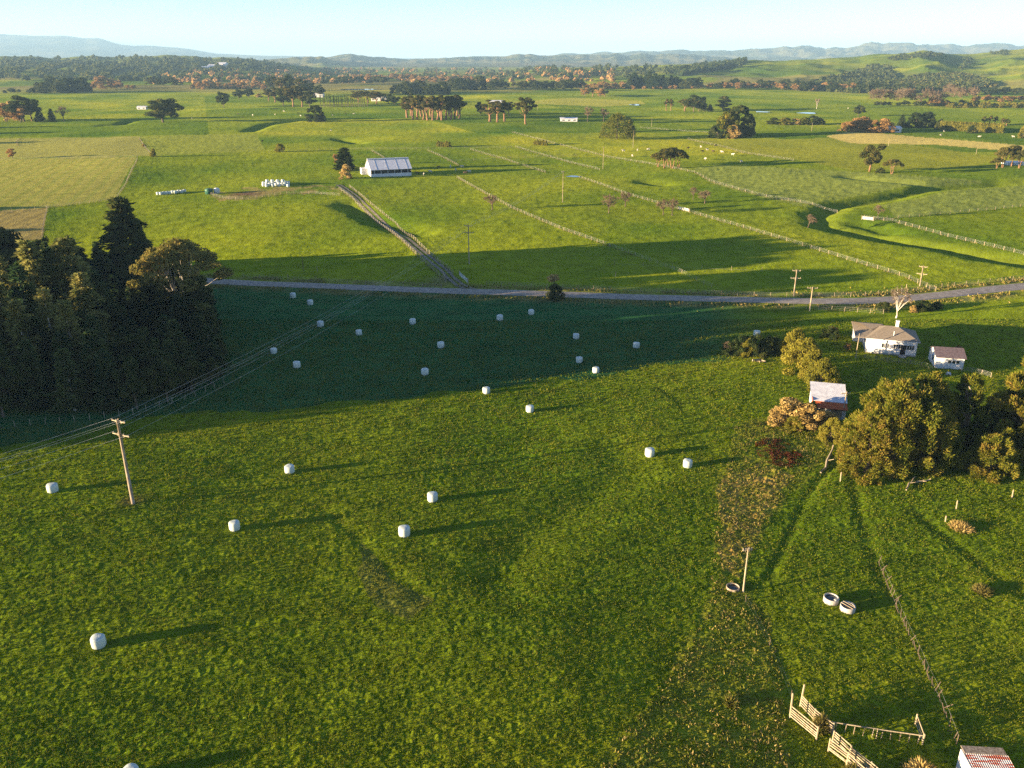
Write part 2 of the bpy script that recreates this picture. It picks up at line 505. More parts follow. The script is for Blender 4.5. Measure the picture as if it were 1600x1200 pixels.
def build_ground():
    STEP = 1.35
    # rows: even steps in the picture near by, then never wider than a share of the distance
    ys = [24.0]
    while ys[-1] < 26500:
        y = ys[-1]
        d = depth_of(y)
        ys.append(y + max(.05, min(d * d / (H * FPX) * STEP, .0095 * y)))
    ys = np.array(ys)
    pc = np.concatenate([np.arange(-2600, -260, 60.), np.arange(-260, 1860, STEP), np.arange(1860, 3300, 60.)])
    PX, Y = np.meshgrid(pc, ys)
    D = depth_of(Y)
    lim = np.where(Y < 3000, 1.0, np.clip(3000 / Y, .75, 1))
    X = (PX - 800) / FPX * D * np.where(np.abs(PX - 800) > 1070, lim, 1.0)
    Z = height(X, Y)
    V = (H * CP - (0) - 0)
    # picture row of each point on the plane, for the map of the paddocks
    dd = Y * CP + H * SP
    PY = 600 + FPX * (H * CP - Y * SP) / dd
    wob = 9 * (fbm(X / 7, Y / 7, 120, 3) - .5)
    q = lambda a, b, poly: in_poly(a, b, poly)
    qw = lambda a, b, poly: in_poly(a + 4.5 * wob, b + 1.5 * wob, poly)
    nz = lambda s, k=0: vn(X / s, Y / s, 200 + k)
    # ---- tussocks: real bumps, each size only where the sheet is fine enough to carry it
    dx = STEP / FPX * D
    wig = lambda L, k: vn(X / L + 3.1 * k, Y / L, 300 + k)
    disp = np.zeros_like(X)
    for k, (L, A) in enumerate(((.19, .055), (.36, .075), (.66, .055), (1.3, .08), (2.6, .12), (5.5, .10))):
        w = sstep(1.6, 2.8, L / dx)
        if L > .9: w = w * (.25 + .75 * sstep(140, 270, Y))
        n = wig(L, k)
        disp += w * A * (n ** 1.6 - .35)
    rough = np.ones_like(X)
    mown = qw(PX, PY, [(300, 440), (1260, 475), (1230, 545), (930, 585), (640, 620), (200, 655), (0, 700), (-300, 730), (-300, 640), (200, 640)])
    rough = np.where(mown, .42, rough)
    paddA = q(PX, PY, [(-260, 250), (214, 247), (178, 311), (75, 325), (-260, 345)])
    paddB = q(PX, PY, [(-260, 220), (216, 214), (238, 246), (-260, 250)])
    paddB2 = q(PX, PY, [(216, 214), (400, 209), (415, 236), (238, 246)])
    paddC = q(PX, PY, [(-260, 347), (74, 325), (66, 372), (-260, 392)])
    crop = q(PX, PY, [(1083, 263), (1130, 258), (1330, 268), (1440, 276), (1600, 285), (1900, 300), (1900, 316), (1600, 322), (1400, 342), (1385, 325), (1310, 322), (1290, 334), (1200, 312), (1110, 286)])
    crop &= ~(seg_dist(X, Y, GULLY) < 9)
    hayf = q(PX, PY, [(1080, 218), (1330, 215), (1560, 245), (1520, 262), (1330, 266), (1240, 250), (1160, 240)])
    hay2 = q(PX, PY, [(800, 160), (900, 153), (1000, 157), (1010, 162), (940, 166), (850, 163)])
    bankd = q(PX, PY, [(1290, 213), (1330, 205), (1480, 216), (1600, 228), (1760, 245), (1760, 256), (1600, 238), (1460, 226), (1330, 224)])
    weeds = qw(PX, PY, [(1150, 655), (1300, 650), (1310, 690), (1230, 770), (1180, 850), (1150, 905), (1200, 960), (1225, 1060), (1245, 1215), (1240, 1300), (880, 1300), (930, 1210), (1040, 1060), (1110, 950), (1118, 800), (1125, 740)])
    dead_ = qw(PX, PY, [(1120, 760), (1180, 720), (1235, 740), (1200, 800), (1150, 900), (1120, 880)])
    bare = qw(PX, PY, [(570, 850), (610, 905), (670, 935), (650, 975), (590, 950), (555, 900)])
    rough = np.where(paddA | paddB | paddC | hay2, .25, rough)
    rough = np.where(hayf | bankd, .5, rough)
    rough = np.where(crop, 1.35, rough)
    rough = np.where(weeds, 1.4, rough)
    rough = np.where(dead_, 2.6, rough)
    rdis = seg_dist(X, Y, ROAD)
    tdis = seg_dist(X, Y, TRACK)
    rough *= sstep(2.8, 5.0, rdis) * sstep(1.8, 2.6, tdis) * .97 + .03
    disp = disp * rough
    # wheel marks left by the mower in the cut paddock: shallow parallel grooves
    Z = Z + disp
    flatw = 1 - sstep(3.2, 7.0, rdis)
    # ---- colours of the ground cover
    def col(c): return np.array(c)[None, None, :]
    base_near = col((.082, .112, .0055))
    base_mid = col((.068, .098, .0065))
    t = sstep(190, 330, Y)[..., None]
    K = base_near * (1 - t) + base_mid * t
    lush = (fbm(X / 45, Y / 45, 21, 3) - .5)[..., None]
    K = K * (1 + 1.1 * lush * np.array([1.2, .7, .6]))
    # broad paddocks, each with its own tone, in the flats far off
    pad = _hash(np.floor((X + .35 * Y) / 210).astype(np.int64), np.floor((Y - .1 * X) / 170).astype(np.int64), 5)
    far = sstep(430, 520, Y) * (1 - sstep(2600, 4200, Y))
    K = K * (1 + far * .5 * (pad - .5))[..., None]
    K[..., 0] *= 1 + far * .35 * (pad - .4)
    mix = lambda mask, c, a=1.0: K * (1 - (mask * a)[..., None]) + col(c) * (mask * a)[..., None]
    K = mix(mown, (.010, .060, .024), .9 * (1 - sstep(1080, 1230, PX)))  # cut grass tone pushed to dark teal, with the long shade painted in
    stripeA = .5 + .5 * np.sin((X * .92 + Y * .28) * 2 * np.pi / 5.5 + 2 * nz(30))
    K = mix(paddA, (.135, .135, .034), .85); K = mix(paddA & (stripeA > .7), (.095, .115, .022), .6)
    K = mix(paddB, (.115, .120, .034), .9)
    K = mix(paddB2, (.100, .120, .020), .8)
    stripeC = .5 + .5 * np.sin((X * .95 + Y * .1) * 2 * np.pi / 4.0)
    K = mix(paddC, (.15, .12, .048), .8); K = mix(paddC & (stripeC > .5), (.085, .075, .035), .6)
    K = mix(crop, (.090, .115, .026), .85)
    K = mix(hayf, (.105, .115, .014), .7)
    K = mix(hay2, (.15, .15, .03), .7)
    K = mix(bankd, (.24, .20, .07), .8)
    wn_ = np.clip(nz(1.3, 3) * 1.6 - .25, 0, 1)
    K = mix(weeds, (.140, .135, .020), .4 * wn_ + .1)
    dead = qw(PX, PY, [(1120, 760), (1180, 720), (1235, 740), (1200, 800), (1150, 900), (1120, 880)])
    K = mix(dead, (.23, .155, .042), .75 * np.clip(nz(.9, 4) * 1.8 - .3, 0, 1) + .15)
    u = Y * .985 - X * .12 + 5 * fbm(X / 60, Y / 60, 131, 2)
    line = np.exp(-((np.mod(u, 6.2) - 3.1) / .35) ** 2) * (vn(X / 30, Y / 9, 132) > .35)
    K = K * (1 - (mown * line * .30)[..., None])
    u2 = X * .97 + Y * .25 + 4 * fbm(X / 50, Y / 50, 133, 2)
    line2 = np.exp(-((np.mod(u2, 9.0) - 4.5) / .30) ** 2) + np.exp(-((np.mod(u2, 9.0) - 6.2) / .30) ** 2)
    fld = sstep(215, 235, Y) * (1 - sstep(420, 480, Y))
    K = K * (1 - (fld * line2 * .12 * (vn(X / 60, Y / 60, 134) > .45))[..., None])
    K = mix(bare, (.085, .075, .026), .5)
    # muddy yard round the tank and at the stack
    yard = qw(PX, PY, [(322, 300), (440, 290), (520, 288), (530, 296), (440, 303), (390, 312), (340, 314)])
    K = mix(yard, (.13, .10, .05), .7 * np.clip(nz(5, 6) * 1.7 - .2, 0, 1))
    mud = np.exp(-((PX - 385) / 22) ** 2 - ((PY - 303) / 3.2) ** 2)
    K = mix(mud, (.055, .035, .028), 1)
    verge = (sstep(2.6, 3.4, rdis) * (1 - sstep(5.0, 9.5, rdis)))
    K = mix(verge, (.105, .095, .040), .75 * np.clip(nz(3.1, 7) * 1.5 - .1, 0, 1))
    gl = np.exp(-(seg_dist(X, Y, GULLY) / 10.0) ** 2)
    K = mix(gl, (.090, .115, .010), .6)
    # trodden dirt round the pole and the gateway
    px0, py0 = flat(208, 790)
    K = mix(np.exp(-(np.hypot(X - px0, Y - py0) / 1.5) ** 2), (.12, .075, .035), .7)
    gx, gy = flat(692, 438)
    K = mix(np.exp(-(np.hypot(X - gx, Y - gy) / 4) ** 2), (.09, .08, .05), .7)
    # far hills: darker bush in the folds
    hillm = sstep(14, 40, Z) * (Y > 1300)
    bush = sstep(.50, .62, fbm(X / 330, Y / 300, 41, 4))
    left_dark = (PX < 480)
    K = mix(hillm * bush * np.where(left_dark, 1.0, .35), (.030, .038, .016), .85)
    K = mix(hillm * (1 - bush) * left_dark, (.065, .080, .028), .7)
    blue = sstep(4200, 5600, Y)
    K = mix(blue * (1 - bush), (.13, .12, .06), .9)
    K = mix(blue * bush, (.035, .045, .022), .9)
    # plain between the belts far off: mixed paddocks, orchards and scrub
    pl = sstep(1250, 1700, Y) * (1 - sstep(10, 30, Z))
    orch = sstep(.52, .60, fbm(X / 300, Y / 170, 44, 3))
    K = mix(pl * orch, (.10, .078, .042), .6)
    K = np.clip(K, .003, .8)
    G = np.ones_like(X)
    G *= 1 - .45 * sstep(1300, 2200, Y)
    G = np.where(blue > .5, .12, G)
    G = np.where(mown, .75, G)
    G = G * (1 - .22 * sstep(190, 330, Y))
    G = np.where(weeds, 1.1, G)
    nr, nc = X.shape
    idx = np.arange(nr * nc, dtype=np.int32).reshape(nr, nc)
    F = np.stack([idx[:-1, :-1], idx[:-1, 1:], idx[1:, 1:], idx[1:, :-1]], -1).reshape(-1, 4)
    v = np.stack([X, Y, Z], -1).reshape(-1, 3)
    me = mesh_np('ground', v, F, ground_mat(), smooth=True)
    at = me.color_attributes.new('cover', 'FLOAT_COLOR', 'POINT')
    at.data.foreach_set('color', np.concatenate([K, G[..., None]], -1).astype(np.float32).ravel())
    o = link('ground', me)
    tag(o, kind='structure')
    print('ground', nr, nc)

def ground_mat():
    m = bpy.data.materials.new('pasture')
    m.use_nodes = True
    nt = m.node_tree
    nt.nodes.clear()
    N = nt.nodes.new
    L = nt.links.new
    out = N('ShaderNodeOutputMaterial')
    at = N('ShaderNodeVertexColor'); at.layer_name = 'cover'
    tc = N('ShaderNodeTexCoord')
    n1 = N('ShaderNodeTexNoise'); n1.inputs['Scale'].default_value = 4.5; n1.inputs['Detail'].default_value = 5; n1.inputs['Roughness'].default_value = .7
    n2 = N('ShaderNodeTexNoise'); n2.inputs['Scale'].default_value = .22; n2.inputs['Detail'].default_value = 4
    L(tc.outputs['Object'], n1.inputs['Vector']); L(tc.outputs['Object'], n2.inputs['Vector'])
    r1 = N('ShaderNodeMapRange'); r1.inputs[1].default_value = .3; r1.inputs[2].default_value = .7; r1.inputs[3].default_value = .35; r1.inputs[4].default_value = 1.65
    r2 = N('ShaderNodeMapRange'); r2.inputs[1].default_value = .3; r2.inputs[2].default_value = .7; r2.inputs[3].default_value = .78; r2.inputs[4].default_value = 1.22
    L(n1.outputs['Fac'], r1.inputs[0]); L(n2.outputs['Fac'], r2.inputs[0])
    mu = N('ShaderNodeMath'); mu.operation = 'MULTIPLY'
    L(r1.outputs[0], mu.inputs[0]); L(r2.outputs[0], mu.inputs[1])
    vm = N('ShaderNodeVectorMath'); vm.operation = 'SCALE'
    L(at.outputs['Color'], vm.inputs[0]); L(mu.outputs[0], vm.inputs['Scale'])
    bp = N('ShaderNodeBump'); bp.inputs['Strength'].default_value = .8; bp.inputs['Distance'].default_value = .2
    n3 = N('ShaderNodeTexNoise'); n3.inputs['Scale'].default_value = 1.6; n3.inputs['Detail'].default_value = 6; n3.inputs['Roughness'].default_value = .65
    L(tc.outputs['Object'], n3.inputs['Vector']); L(n3.outputs['Fac'], bp.inputs['Height'])
    d = N('ShaderNodeBsdfDiffuse')
    L(vm.outputs[0], d.inputs['Color']); L(bp.outputs[0], d.inputs['Normal'])
    # blades stand upright: they catch a low sun that the flat soil would miss
    sh = N('ShaderNodeBsdfSheen')
    sh.inputs['Roughness'].default_value = .75
    sc = N('ShaderNodeVectorMath'); sc.operation = 'MULTIPLY'
    sc.inputs[1].default_value = (2.2, 2.0, 1.6)
    sg = N('ShaderNodeVectorMath'); sg.operation = 'SCALE'
    L(vm.outputs[0], sc.inputs[0]); L(sc.outputs[0], sg.inputs[0]); L(at.outputs['Alpha'], sg.inputs['Scale']); L(sg.outputs[0], sh.inputs['Color']); L(bp.outputs[0], sh.inputs['Normal'])
    ad = N('ShaderNodeAddShader')
    L(d.outputs[0], ad.inputs[0]); L(sh.outputs[0], ad.inputs[1])
    L(ad.outputs[0], out.inputs[0])
    return m

build_ground()

def strip(name, pts, width, mat, lift=.05, sub=6, edge=.3, kind='structure'):
    """a road as a sheet that follows the ground"""
    P = []
    for i in range(len(pts) - 1):
        p0 = pts[max(i - 1, 0)]; p1 = pts[i]; p2 = pts[i + 1]; p3 = pts[min(i + 2, len(pts) - 1)]
        for k in range(sub):
            t = k / sub
            P.append(tuple(.5 * (2 * p1[j] + (p2[j] - p0[j]) * t + (2 * p0[j] - 5 * p1[j] + 4 * p2[j] - p3[j]) * t * t + (3 * p1[j] - p0[j] - 3 * p2[j] + p3[j]) * t ** 3) for j in (0, 1)))
    P.append(tuple(pts[-1]))
    # resample to about a metre
    P = np.array(P)
    s = np.concatenate([[0], np.cumsum(np.hypot(*np.diff(P, axis=0).T))])
    u = np.linspace(0, s[-1], int(s[-1] / 1.5) + 2)
    P = np.stack([np.interp(u, s, P[:, 0]), np.interp(u, s, P[:, 1])], 1)
    T = np.gradient(P, axis=0)
    T /= np.hypot(T[:, 0], T[:, 1])[:, None]
    Nn = np.stack([-T[:, 1], T[:, 0]], 1)
    cols = np.linspace(-.5, .5, 9)
    rows = []
    for c in cols:
        wv = width + (edge * 2 * (vn(u / 3.1, u * 0 + c * 7, 31) - .5) if abs(c) > .4 else 0)
        q = P + Nn * c * wv[:, None] if hasattr(wv, '__len__') else P + Nn * c * wv
        z = height(q[:, 0], q[:, 1]) + lift - .10 * (2 * c) ** 2 * (lift > .1)
        rows.append(np.stack([q[:, 0], q[:, 1], z], 1))
    A = np.stack(rows, 1)
    nr, nc = A.shape[:2]
    idx = np.arange(nr * nc).reshape(nr, nc)
    F = np.stack([idx[:-1, :-1], idx[:-1, 1:], idx[1:, 1:], idx[1:, :-1]], -1).reshape(-1, 4)
    o = link(name, mesh_np(name, A.reshape(-1, 3), F, mat, True))
    return tag(o, kind=kind)

M['gravel'] = noisy('grey_gravel', (.26, .22, .175), (.40, .345, .29), .9, bump=.4, bscale=9)
M['track'] = noisy('farm_track', (.13, .11, .075), (.30, .255, .19), .6, bump=.4, bscale=6)
strip('road', ROAD, 5.2, M['gravel'], .16)
for side in (-.85, .85):
    q = np.array(TRACK); tq = np.gradient(q, axis=0); tq /= np.hypot(tq[:, 0], tq[:, 1])[:, None]
    strip('farm_track', [tuple(p) for p in q + np.stack([-tq[:, 1], tq[:, 0]], 1) * side], .95, M['track'], .10)

# ------------------------------------------------------------------ trees and shrubs
def leaf_quads(rng, pos, nrm, size, aspect=.55, jitter=.8):
    """one small rhombic leaf spray at every position, facing roughly along nrm"""
    n = len(pos)
    nn = nrm + rng.normal(0, jitter, (n, 3))
    nn /= np.linalg.norm(nn, axis=1)[:, None] + 1e-9
    a = np.cross(nn, rng.normal(0, 1, (n, 3)))
    a /= np.linalg.norm(a, axis=1)[:, None] + 1e-9
    b = np.cross(nn, a)
    s = size * rng.uniform(.6, 1.35, n)
    a = a * s[:, None]
    b = b * (s * aspect)[:, None]
    bend = nn * (s * .25)[:, None]
    v = np.stack([pos - a, pos + b + bend, pos + a, pos - b + bend], 1).reshape(-1, 3)
    return v

def spray_quads(rng, pos, axis, length, width):
    """elongated needle sprays that follow a branch direction"""
    n = len(pos)
    ax = axis + rng.normal(0, .35, (n, 3))
    ax /= np.linalg.norm(ax, axis=1)[:, None] + 1e-9
    w = np.cross(ax, rng.normal(0, 1, (n, 3)))
    w /= np.linalg.norm(w, axis=1)[:, None] + 1e-9
    L = (length * rng.uniform(.6, 1.4, n))[:, None]
    Wd = (width * rng.uniform(.7, 1.3, n))[:, None]
    return np.stack([pos - ax * L * .2, pos + w * Wd + ax * L * .3, pos + ax * L, pos - w * Wd + ax * L * .3], 1).reshape(-1, 3)

def quads_mesh(name, vs, mat):
    v = np.concatenate(vs)
    return mesh_np(name, v, np.arange(len(v), dtype=np.int32).reshape(-1, 4), mat)

def clump_pts(rng, c, r, n, squash=.75, shell=.55):
    d = rng.normal(0, 1, (n, 3))
    d /= np.linalg.norm(d, axis=1)[:, None]
    rad = r * (shell + (1 - shell) * rng.uniform(0, 1, n) ** .6)
    p = d * rad[:, None]
    p[:, 2] *= squash
    return c + p, d

# every maker returns (crown mesh, trunk mesh) for a tree about `h` metres tall standing at the origin
def make_conifer(seed, h=20, R=4.0, n=9000, size=.55, thin=.0, mat='conifer', base=.04, bark='bark', top_bare=0, power=.8):
    r = np.random.default_rng(seed)
    t = MB()
    lean = r.normal(0, .015, 2)
    trunk = [(lean[0] * z * .5, lean[1] * z * .5, z) for z in np.linspace(-.4, h * .985, 9)]
    t.tube(trunk, list(np.linspace(h * .016 + .05, .03, 9)), 7)
    pos, ax, wts = [], [], []
    z = base * h
    while z < h * .99:
        f = z / h
        RR = R * ((1 - f) ** power) * (.75 + .35 * r.random()) + .12
        nb = r.integers(6, 10)
        a0 = r.random() * 6.28
        for k in range(nb):
            if r.random() < thin: continue
            a = a0 + k * 6.283 / nb + r.normal(0, .25)
            L = RR * r.uniform(.55, 1.25)
            rise = r.uniform(-.28, .12) + (.55 if f > .85 else 0)
            d = np.array([math.cos(a), math.sin(a), rise])
            m = max(4, int(L * 9))
            tt = np.sort(r.uniform(.12, 1, m) ** .75)
            p = np.array([lean[0] * z * .5, lean[1] * z * .5, z]) + d * (L * tt)[:, None]
            p[:, 2] -= .16 * L * tt ** 2 * r.uniform(.3, 1.6)
            spread = np.cross(d, (0, 0, 1))
            sid = r.uniform(-1, 1, m)
            p += spread * (sid * .34 * L * (1.05 - tt))[:, None]
            pos.append(p)
            ax.append(np.tile(d, (m, 1)) + spread * (sid * .9)[:, None] + np.array([0, 0, -.18]))
            if L > .8 and r.random() < .5:
                o = Vector((lean[0] * z * .5, lean[1] * z * .5, z))
                t.tube([o, o + Vector(d) * L * .8], [.02 + .012 * L, .012], 4, False)
        z += h * r.uniform(.036, .056) * (1.2 - .55 * f)
    pos = np.concatenate(pos); ax = np.concatenate(ax)
    k = max(1, int(n / len(pos)))
    P = np.repeat(pos, k, 0) + r.normal(0, .18 * size / .5, (len(pos) * k, 3))
    A = np.repeat(ax, k, 0)
    return quads_mesh('crown', [spray_quads(r, P, A, size, size * .26)], M[mat]), t.mesh('trunk', M[bark], True)

def crown_tree(seed, h, R, base, clumps, n, size, mat, bark, shape='round', cl_r=(.22, .36), stems=1, spread=.5, squash=.7, tr=.022, limbs=None, lean=(0, 0), gap=0, shell=.5, bend=0, feather=0):
    """rounded or umbrella crown of leaf clumps on forking limbs"""
    r = np.random.default_rng(seed)
    t = MB()
    ch = h * (1 - base)
    cz = h * base + ch * .5
    cs, rs = [], []
    tries = 0
    while len(cs) < clumps and tries < 5000:
        tries += 1
        d = r.normal(0, 1, 3)
        d /= np.linalg.norm(d)
        u = r.random() ** .4
        if shape == 'umbrella':
            p = np.array([d[0] * R * u, d[1] * R * u, 0])
            q = np.hypot(p[0], p[1]) / R
            p[2] = h * .93 - ch * .62 * q ** 2 - abs(r.normal(0, .12)) * ch
        elif shape == 'cone':
            z = r.random()
            rr = R * (1 - z) ** .7 * r.random() ** .45
            a = r.random() * 6.283
            p = np.array([rr * math.cos(a), rr * math.sin(a), h * base + ch * z * .94])
        elif shape == 'layer':
            z = r.integers(0, 5) / 4
            rr = R * (.45 + .55 * math.sin(2.6 * z + .5)) * r.random() ** .45
            a = r.random() * 6.283
            p = np.array([rr * math.cos(a), rr * math.sin(a), h * base + ch * (.1 + .82 * z)])
        elif shape == 'bell':
            z = r.random() ** 1.1
            rr = R * math.sqrt(max(0, 1 - z ** 2.2)) * r.random() ** .35
            a = r.random() * 6.283
            p = np.array([rr * math.cos(a), rr * math.sin(a), h * base + ch * z * .92])
        else:
            p = np.array([d[0] * R * u, d[1] * R * u, cz + d[2] * ch * .46 * u])
        q = r.uniform(*cl_r) * R
        if gap and any(np.linalg.norm(p - c) < gap * R for c in cs):
            continue
        p[0] += lean[0] * p[2] / h + bend * (p[2] / h) ** 2
        p[1] += lean[1] * p[2] / h
        cs.append(p); rs.append(q)
    vs = []
    w = np.array(rs) ** 2
    w = w / w.sum()
    for c, q, ww in zip(cs, rs, w):
        m = max(6, int(n * ww))
        p, d = clump_pts(r, c, q, m, squash, shell)
        d = d + np.array([0, 0, .35])
        if feather:
            ax = d * .6 + np.array([0, 0, .5]) + (c - np.array([0, 0, c[2]])) / (R * 1.2)
            vs.append(spray_quads(r, p, ax, size * feather, size * .32))
        else:
            vs.append(leaf_quads(r, p, d, size))
    # stems and limbs
    L = []
    for s in range(stems):
        a = 6.283 * s / max(stems, 1) + r.random()
        off = np.array([math.cos(a), math.sin(a)]) * (R * .16 if stems > 1 else 0)
        top = np.array([off[0] * 2.2 + lean[0] * .7 + bend * .5, off[1] * 2.2 + lean[1] * .7, h * (base + (1 - base) * .62)])
        pts = [np.array([off[0] * .25, off[1] * .25, -.4])]
        for f in (.25, .5, .75, 1):
            pts.append(np.array([off[0] * .25 + (top[0] - off[0] * .25) * f ** 1.3, off[1] * .25 + (top[1] - off[1] * .25) * f ** 1.3, top[2] * f]) + r.normal(0, .012 * h, 3) * (f < 1))
        t.tube([tuple(p) for p in pts], [h * tr * k / math.sqrt(stems) for k in (1.25, 1, .8, .6, .3)], 7)
        L.append(pts)
    nl = limbs if limbs is not None else min(len(cs), 16)
    for c in list(np.array(cs)[np.argsort(-np.array(rs))][:nl]):
        pts = min(L, key=lambda P: np.linalg.norm(P[-1][:2] - c[:2]))
        k = r.integers(2, 5)
        s = pts[k] if pts[k][2] < c[2] else pts[1] * .5 + pts[2] * .5
        mid = s * .45 + c * .55 + np.array([0, 0, -.06 * h * r.random()])
        t.tube([tuple(s), tuple(mid), tuple(c)], [h * tr * .42 / math.sqrt(stems), h * tr * .26 / math.sqrt(stems), .02], 5, False)
    return quads_mesh('crown', vs, M[mat]), t.mesh('trunk', M[bark], True)

def make_bare(seed, h=7, R=3, n=1800, umbrella=True, mat='twig', bark='bark', base=.35, ln=.5):
    """leafless tree: forked limbs and a haze of fine twigs"""
    r = np.random.default_rng(seed)
    t = MB()
    fork = Vector((0, 0, h * base))
    t.tube([(0, 0, -.3), (r.normal(0, .1), r.normal(0, .1), h * base * .5), fork], [h * .035, h * .028, h * .024], 7)
    pos, ax = [], []
    for k in range(11):
        a = k * 6.283 / 11 * 2.4 + r.normal(0, .3)
        rr = R * r.uniform(.3, 1)
        zt = h * (1 - (.45 if umbrella else .25) * (rr / R) ** 2 * r.uniform(.7, 1.1))
        tip = Vector((rr * math.cos(a), rr * math.sin(a), zt))
        mid = fork.lerp(tip, .5) + Vector((r.normal(0, .05) * h, r.normal(0, .05) * h, .06 * h))
        t.tube([fork, mid, tip], [h * .016, h * .010, h * .003], 5, False)
        for j in range(5):
            f = r.uniform(.35, 1)
            o = mid.lerp(tip, f) if f > .5 else fork.lerp(mid, f + .4)
            d = Vector(r.normal(0, 1, 3)) + Vector((0, 0, .6))
            d.normalize()
            e = o + d * R * r.uniform(.2, .45)
            t.tube([o, e], [h * .006, h * .002], 4, False)
            m = int(n / 55)
            tt = r.random(m)
            pos.append(np.array(o) + (np.array(e) - np.array(o)) * tt[:, None] + r.normal(0, .05 * R, (m, 3)))
            ax.append(np.tile(np.array(d), (m, 1)) + np.array([0, 0, .4]) + r.normal(0, .5, (m, 3)))
    P, A = np.concatenate(pos), np.concatenate(ax)
    return quads_mesh('crown', [spray_quads(r, P, A, ln, ln * .07)], M[mat]), t.mesh('trunk', M[bark], True)

def make_pole_tree(seed, h=20):
    """bare poplar trunk with short stubs"""
    r = np.random.default_rng(seed)
    t = MB()
    t.tube([(0, 0, -.3), (0, 0, h * .5), (r.normal(0, .2), 0, h)], [.34, .26, .14], 6)
    pos, ax = [], []
    for k in range(46):
        z = h * r.uniform(.25, 1)
        a = r.random() * 6.283
        d = np.array([math.cos(a), math.sin(a), 1.6]); d /= np.linalg.norm(d)
        L = r.uniform(.6, 1.5) * (1.9 if z > .86 * h else .8)
        m = 7
        tt = r.random(m) * L
        pos.append(np.array([0, 0, z]) + d * tt[:, None]); ax.append(np.tile(d, (m, 1)))
    return quads_mesh('crown', [spray_quads(r, np.concatenate(pos), np.concatenate(ax), .8, .12)], M['dark_leaf']), t.mesh('trunk', M['bark'], True)

def make_tussock(seed, R, h, n, size, mat):
    """fountain of long leaves"""
    r = np.random.default_rng(seed)
    a = r.random(n) * 6.283
    rr = R * r.random(n) ** .7
    z = h * (1 - (rr / R) ** 2) * r.uniform(.25, 1, n)
    P = np.stack([rr * np.cos(a), rr * np.sin(a), z], 1)
    A = np.stack([np.cos(a) * (rr / R + .15), np.sin(a) * (rr / R + .15), np.full(n, .9)], 1)
    return quads_mesh('foliage', [spray_quads(r, P, A, size, size * .09)], M[mat])

PROTO = {}
def proto(kind):
    """three shapes of every kind, each for a height of one unit of its own size"""
    if kind in PROTO:
        return PROTO[kind]
    mk = {
        'conifer':  (20, 4.2, lambda s: make_conifer(s, 20, 4.6, 9000, .70, power=.75)),
        'spire':    (20, 3.4, lambda s: make_conifer(s, 20, 3.8, 8000, .68, thin=.15)),
        'ragged':   (20, 4.4, lambda s: make_conifer(s, 20, 5.0, 6500, .75, thin=.35, base=.12, bark='pale_bark')),
        'pale':     (20, 4.4, lambda s: make_conifer(s, 20, 5.0, 7500, .72, mat='sunlit_conifer', thin=.30, base=.06, bark='pale_bark', power=.75)),
        'bigpine':  (20, 5.2, lambda s: make_conifer(s, 20, 5.6, 12000, .8, mat='dark_leaf', base=.08, power=.6)),
        'pine':     (20, 5, lambda s: crown_tree(s, 20, 5, .38, 34, 5200, .50, 'pine_leaf', 'pine_bark', 'round', (.16, .30), tr=.02)),
        'stand':    (20, 3.2, lambda s: crown_tree(s, 20, 3.2, .45, 20, 2600, .48, 'pine_leaf', 'pine_bark', 'bell', (.25, .42), tr=.022)),
        'macro':    (15, 7, lambda s: crown_tree(s, 15, 7, .06, 60, 9000, .42, 'dark_leaf', 'bark', 'bell', (.16, .28), tr=.03)),
        'golden':   (15, 7, lambda s: crown_tree(s, 15, 7, .05, 60, 9000, .42, 'macro', 'bark', 'bell', (.16, .28), tr=.03)),
        'round':    (12, 5, lambda s: crown_tree(s, 12, 5, .15, 34, 5200, .36, 'dark_leaf', 'bark', 'round', (.22, .36))),
        'column':   (15, 3.4, lambda s: crown_tree(s, 15, 3.4, .02, 40, 5200, .36, 'dark_leaf', 'bark', 'bell', (.28, .42), tr=.02)),
        'umbrella': (12, 6, lambda s: crown_tree(s, 12, 6, .42, 30, 4200, .34, 'pine_leaf', 'pine_bark', 'umbrella', (.18, .28), stems=2, tr=.03)),
        'autumn':   (10, 4, lambda s: crown_tree(s, 10, 4, .12, 30, 4200, .30, 'autumn', 'bark', 'round', (.24, .38), stems=2)),
        'willow':   (10, 5, lambda s: crown_tree(s, 10, 5, .02, 44, 6500, .30, 'autumn', 'bark', 'bell', (.22, .34), stems=3)),
        'tan':      (6, 3, lambda s: crown_tree(s, 6, 3, .02, 30, 4200, .24, 'tan', 'bark', 'bell', (.24, .40), stems=2)),
        'shrub':    (5, 3.6, lambda s: crown_tree(s, 5, 3.6, .02, 44, 8000, .17, 'shrub', 'bark', 'bell', (.20, .32), stems=2)),
        'darkshrub': (4, 3, lambda s: crown_tree(s, 4, 3, .02, 34, 5200, .18, 'dark_leaf', 'bark', 'bell', (.22, .36), stems=2)),
        'bare':     (8, 4, lambda s: make_bare(s, 8, 4, 2600, True)),
        'baretall': (10, 4, lambda s: make_bare(s, 10, 4, 3000, False, base=.25, bark='pale_bark')),
        'poletree': (20, 2, lambda s: make_pole_tree(s, 20)),
    }[kind]
    PROTO[kind] = (mk[0], mk[1], [mk[2](100 + 7 * i + len(kind)) for i in range(3)])
    return PROTO[kind]

NAMES = dict(conifer='conifer_tree', spire='conifer_tree', ragged='conifer_tree', pale='conifer_tree', bigpine='pine_tree', pine='pine_tree', stand='pine_tree', macro='cypress_tree',
             golden='cypress_tree', round='round_tree', column='column_tree', umbrella='umbrella_pine', autumn='autumn_tree', willow='willow_tree',
             tan='dry_shrub', shrub='shrub', darkshrub='shrub', bare='bare_tree', baretall='bare_tree', poletree='poplar_tree')

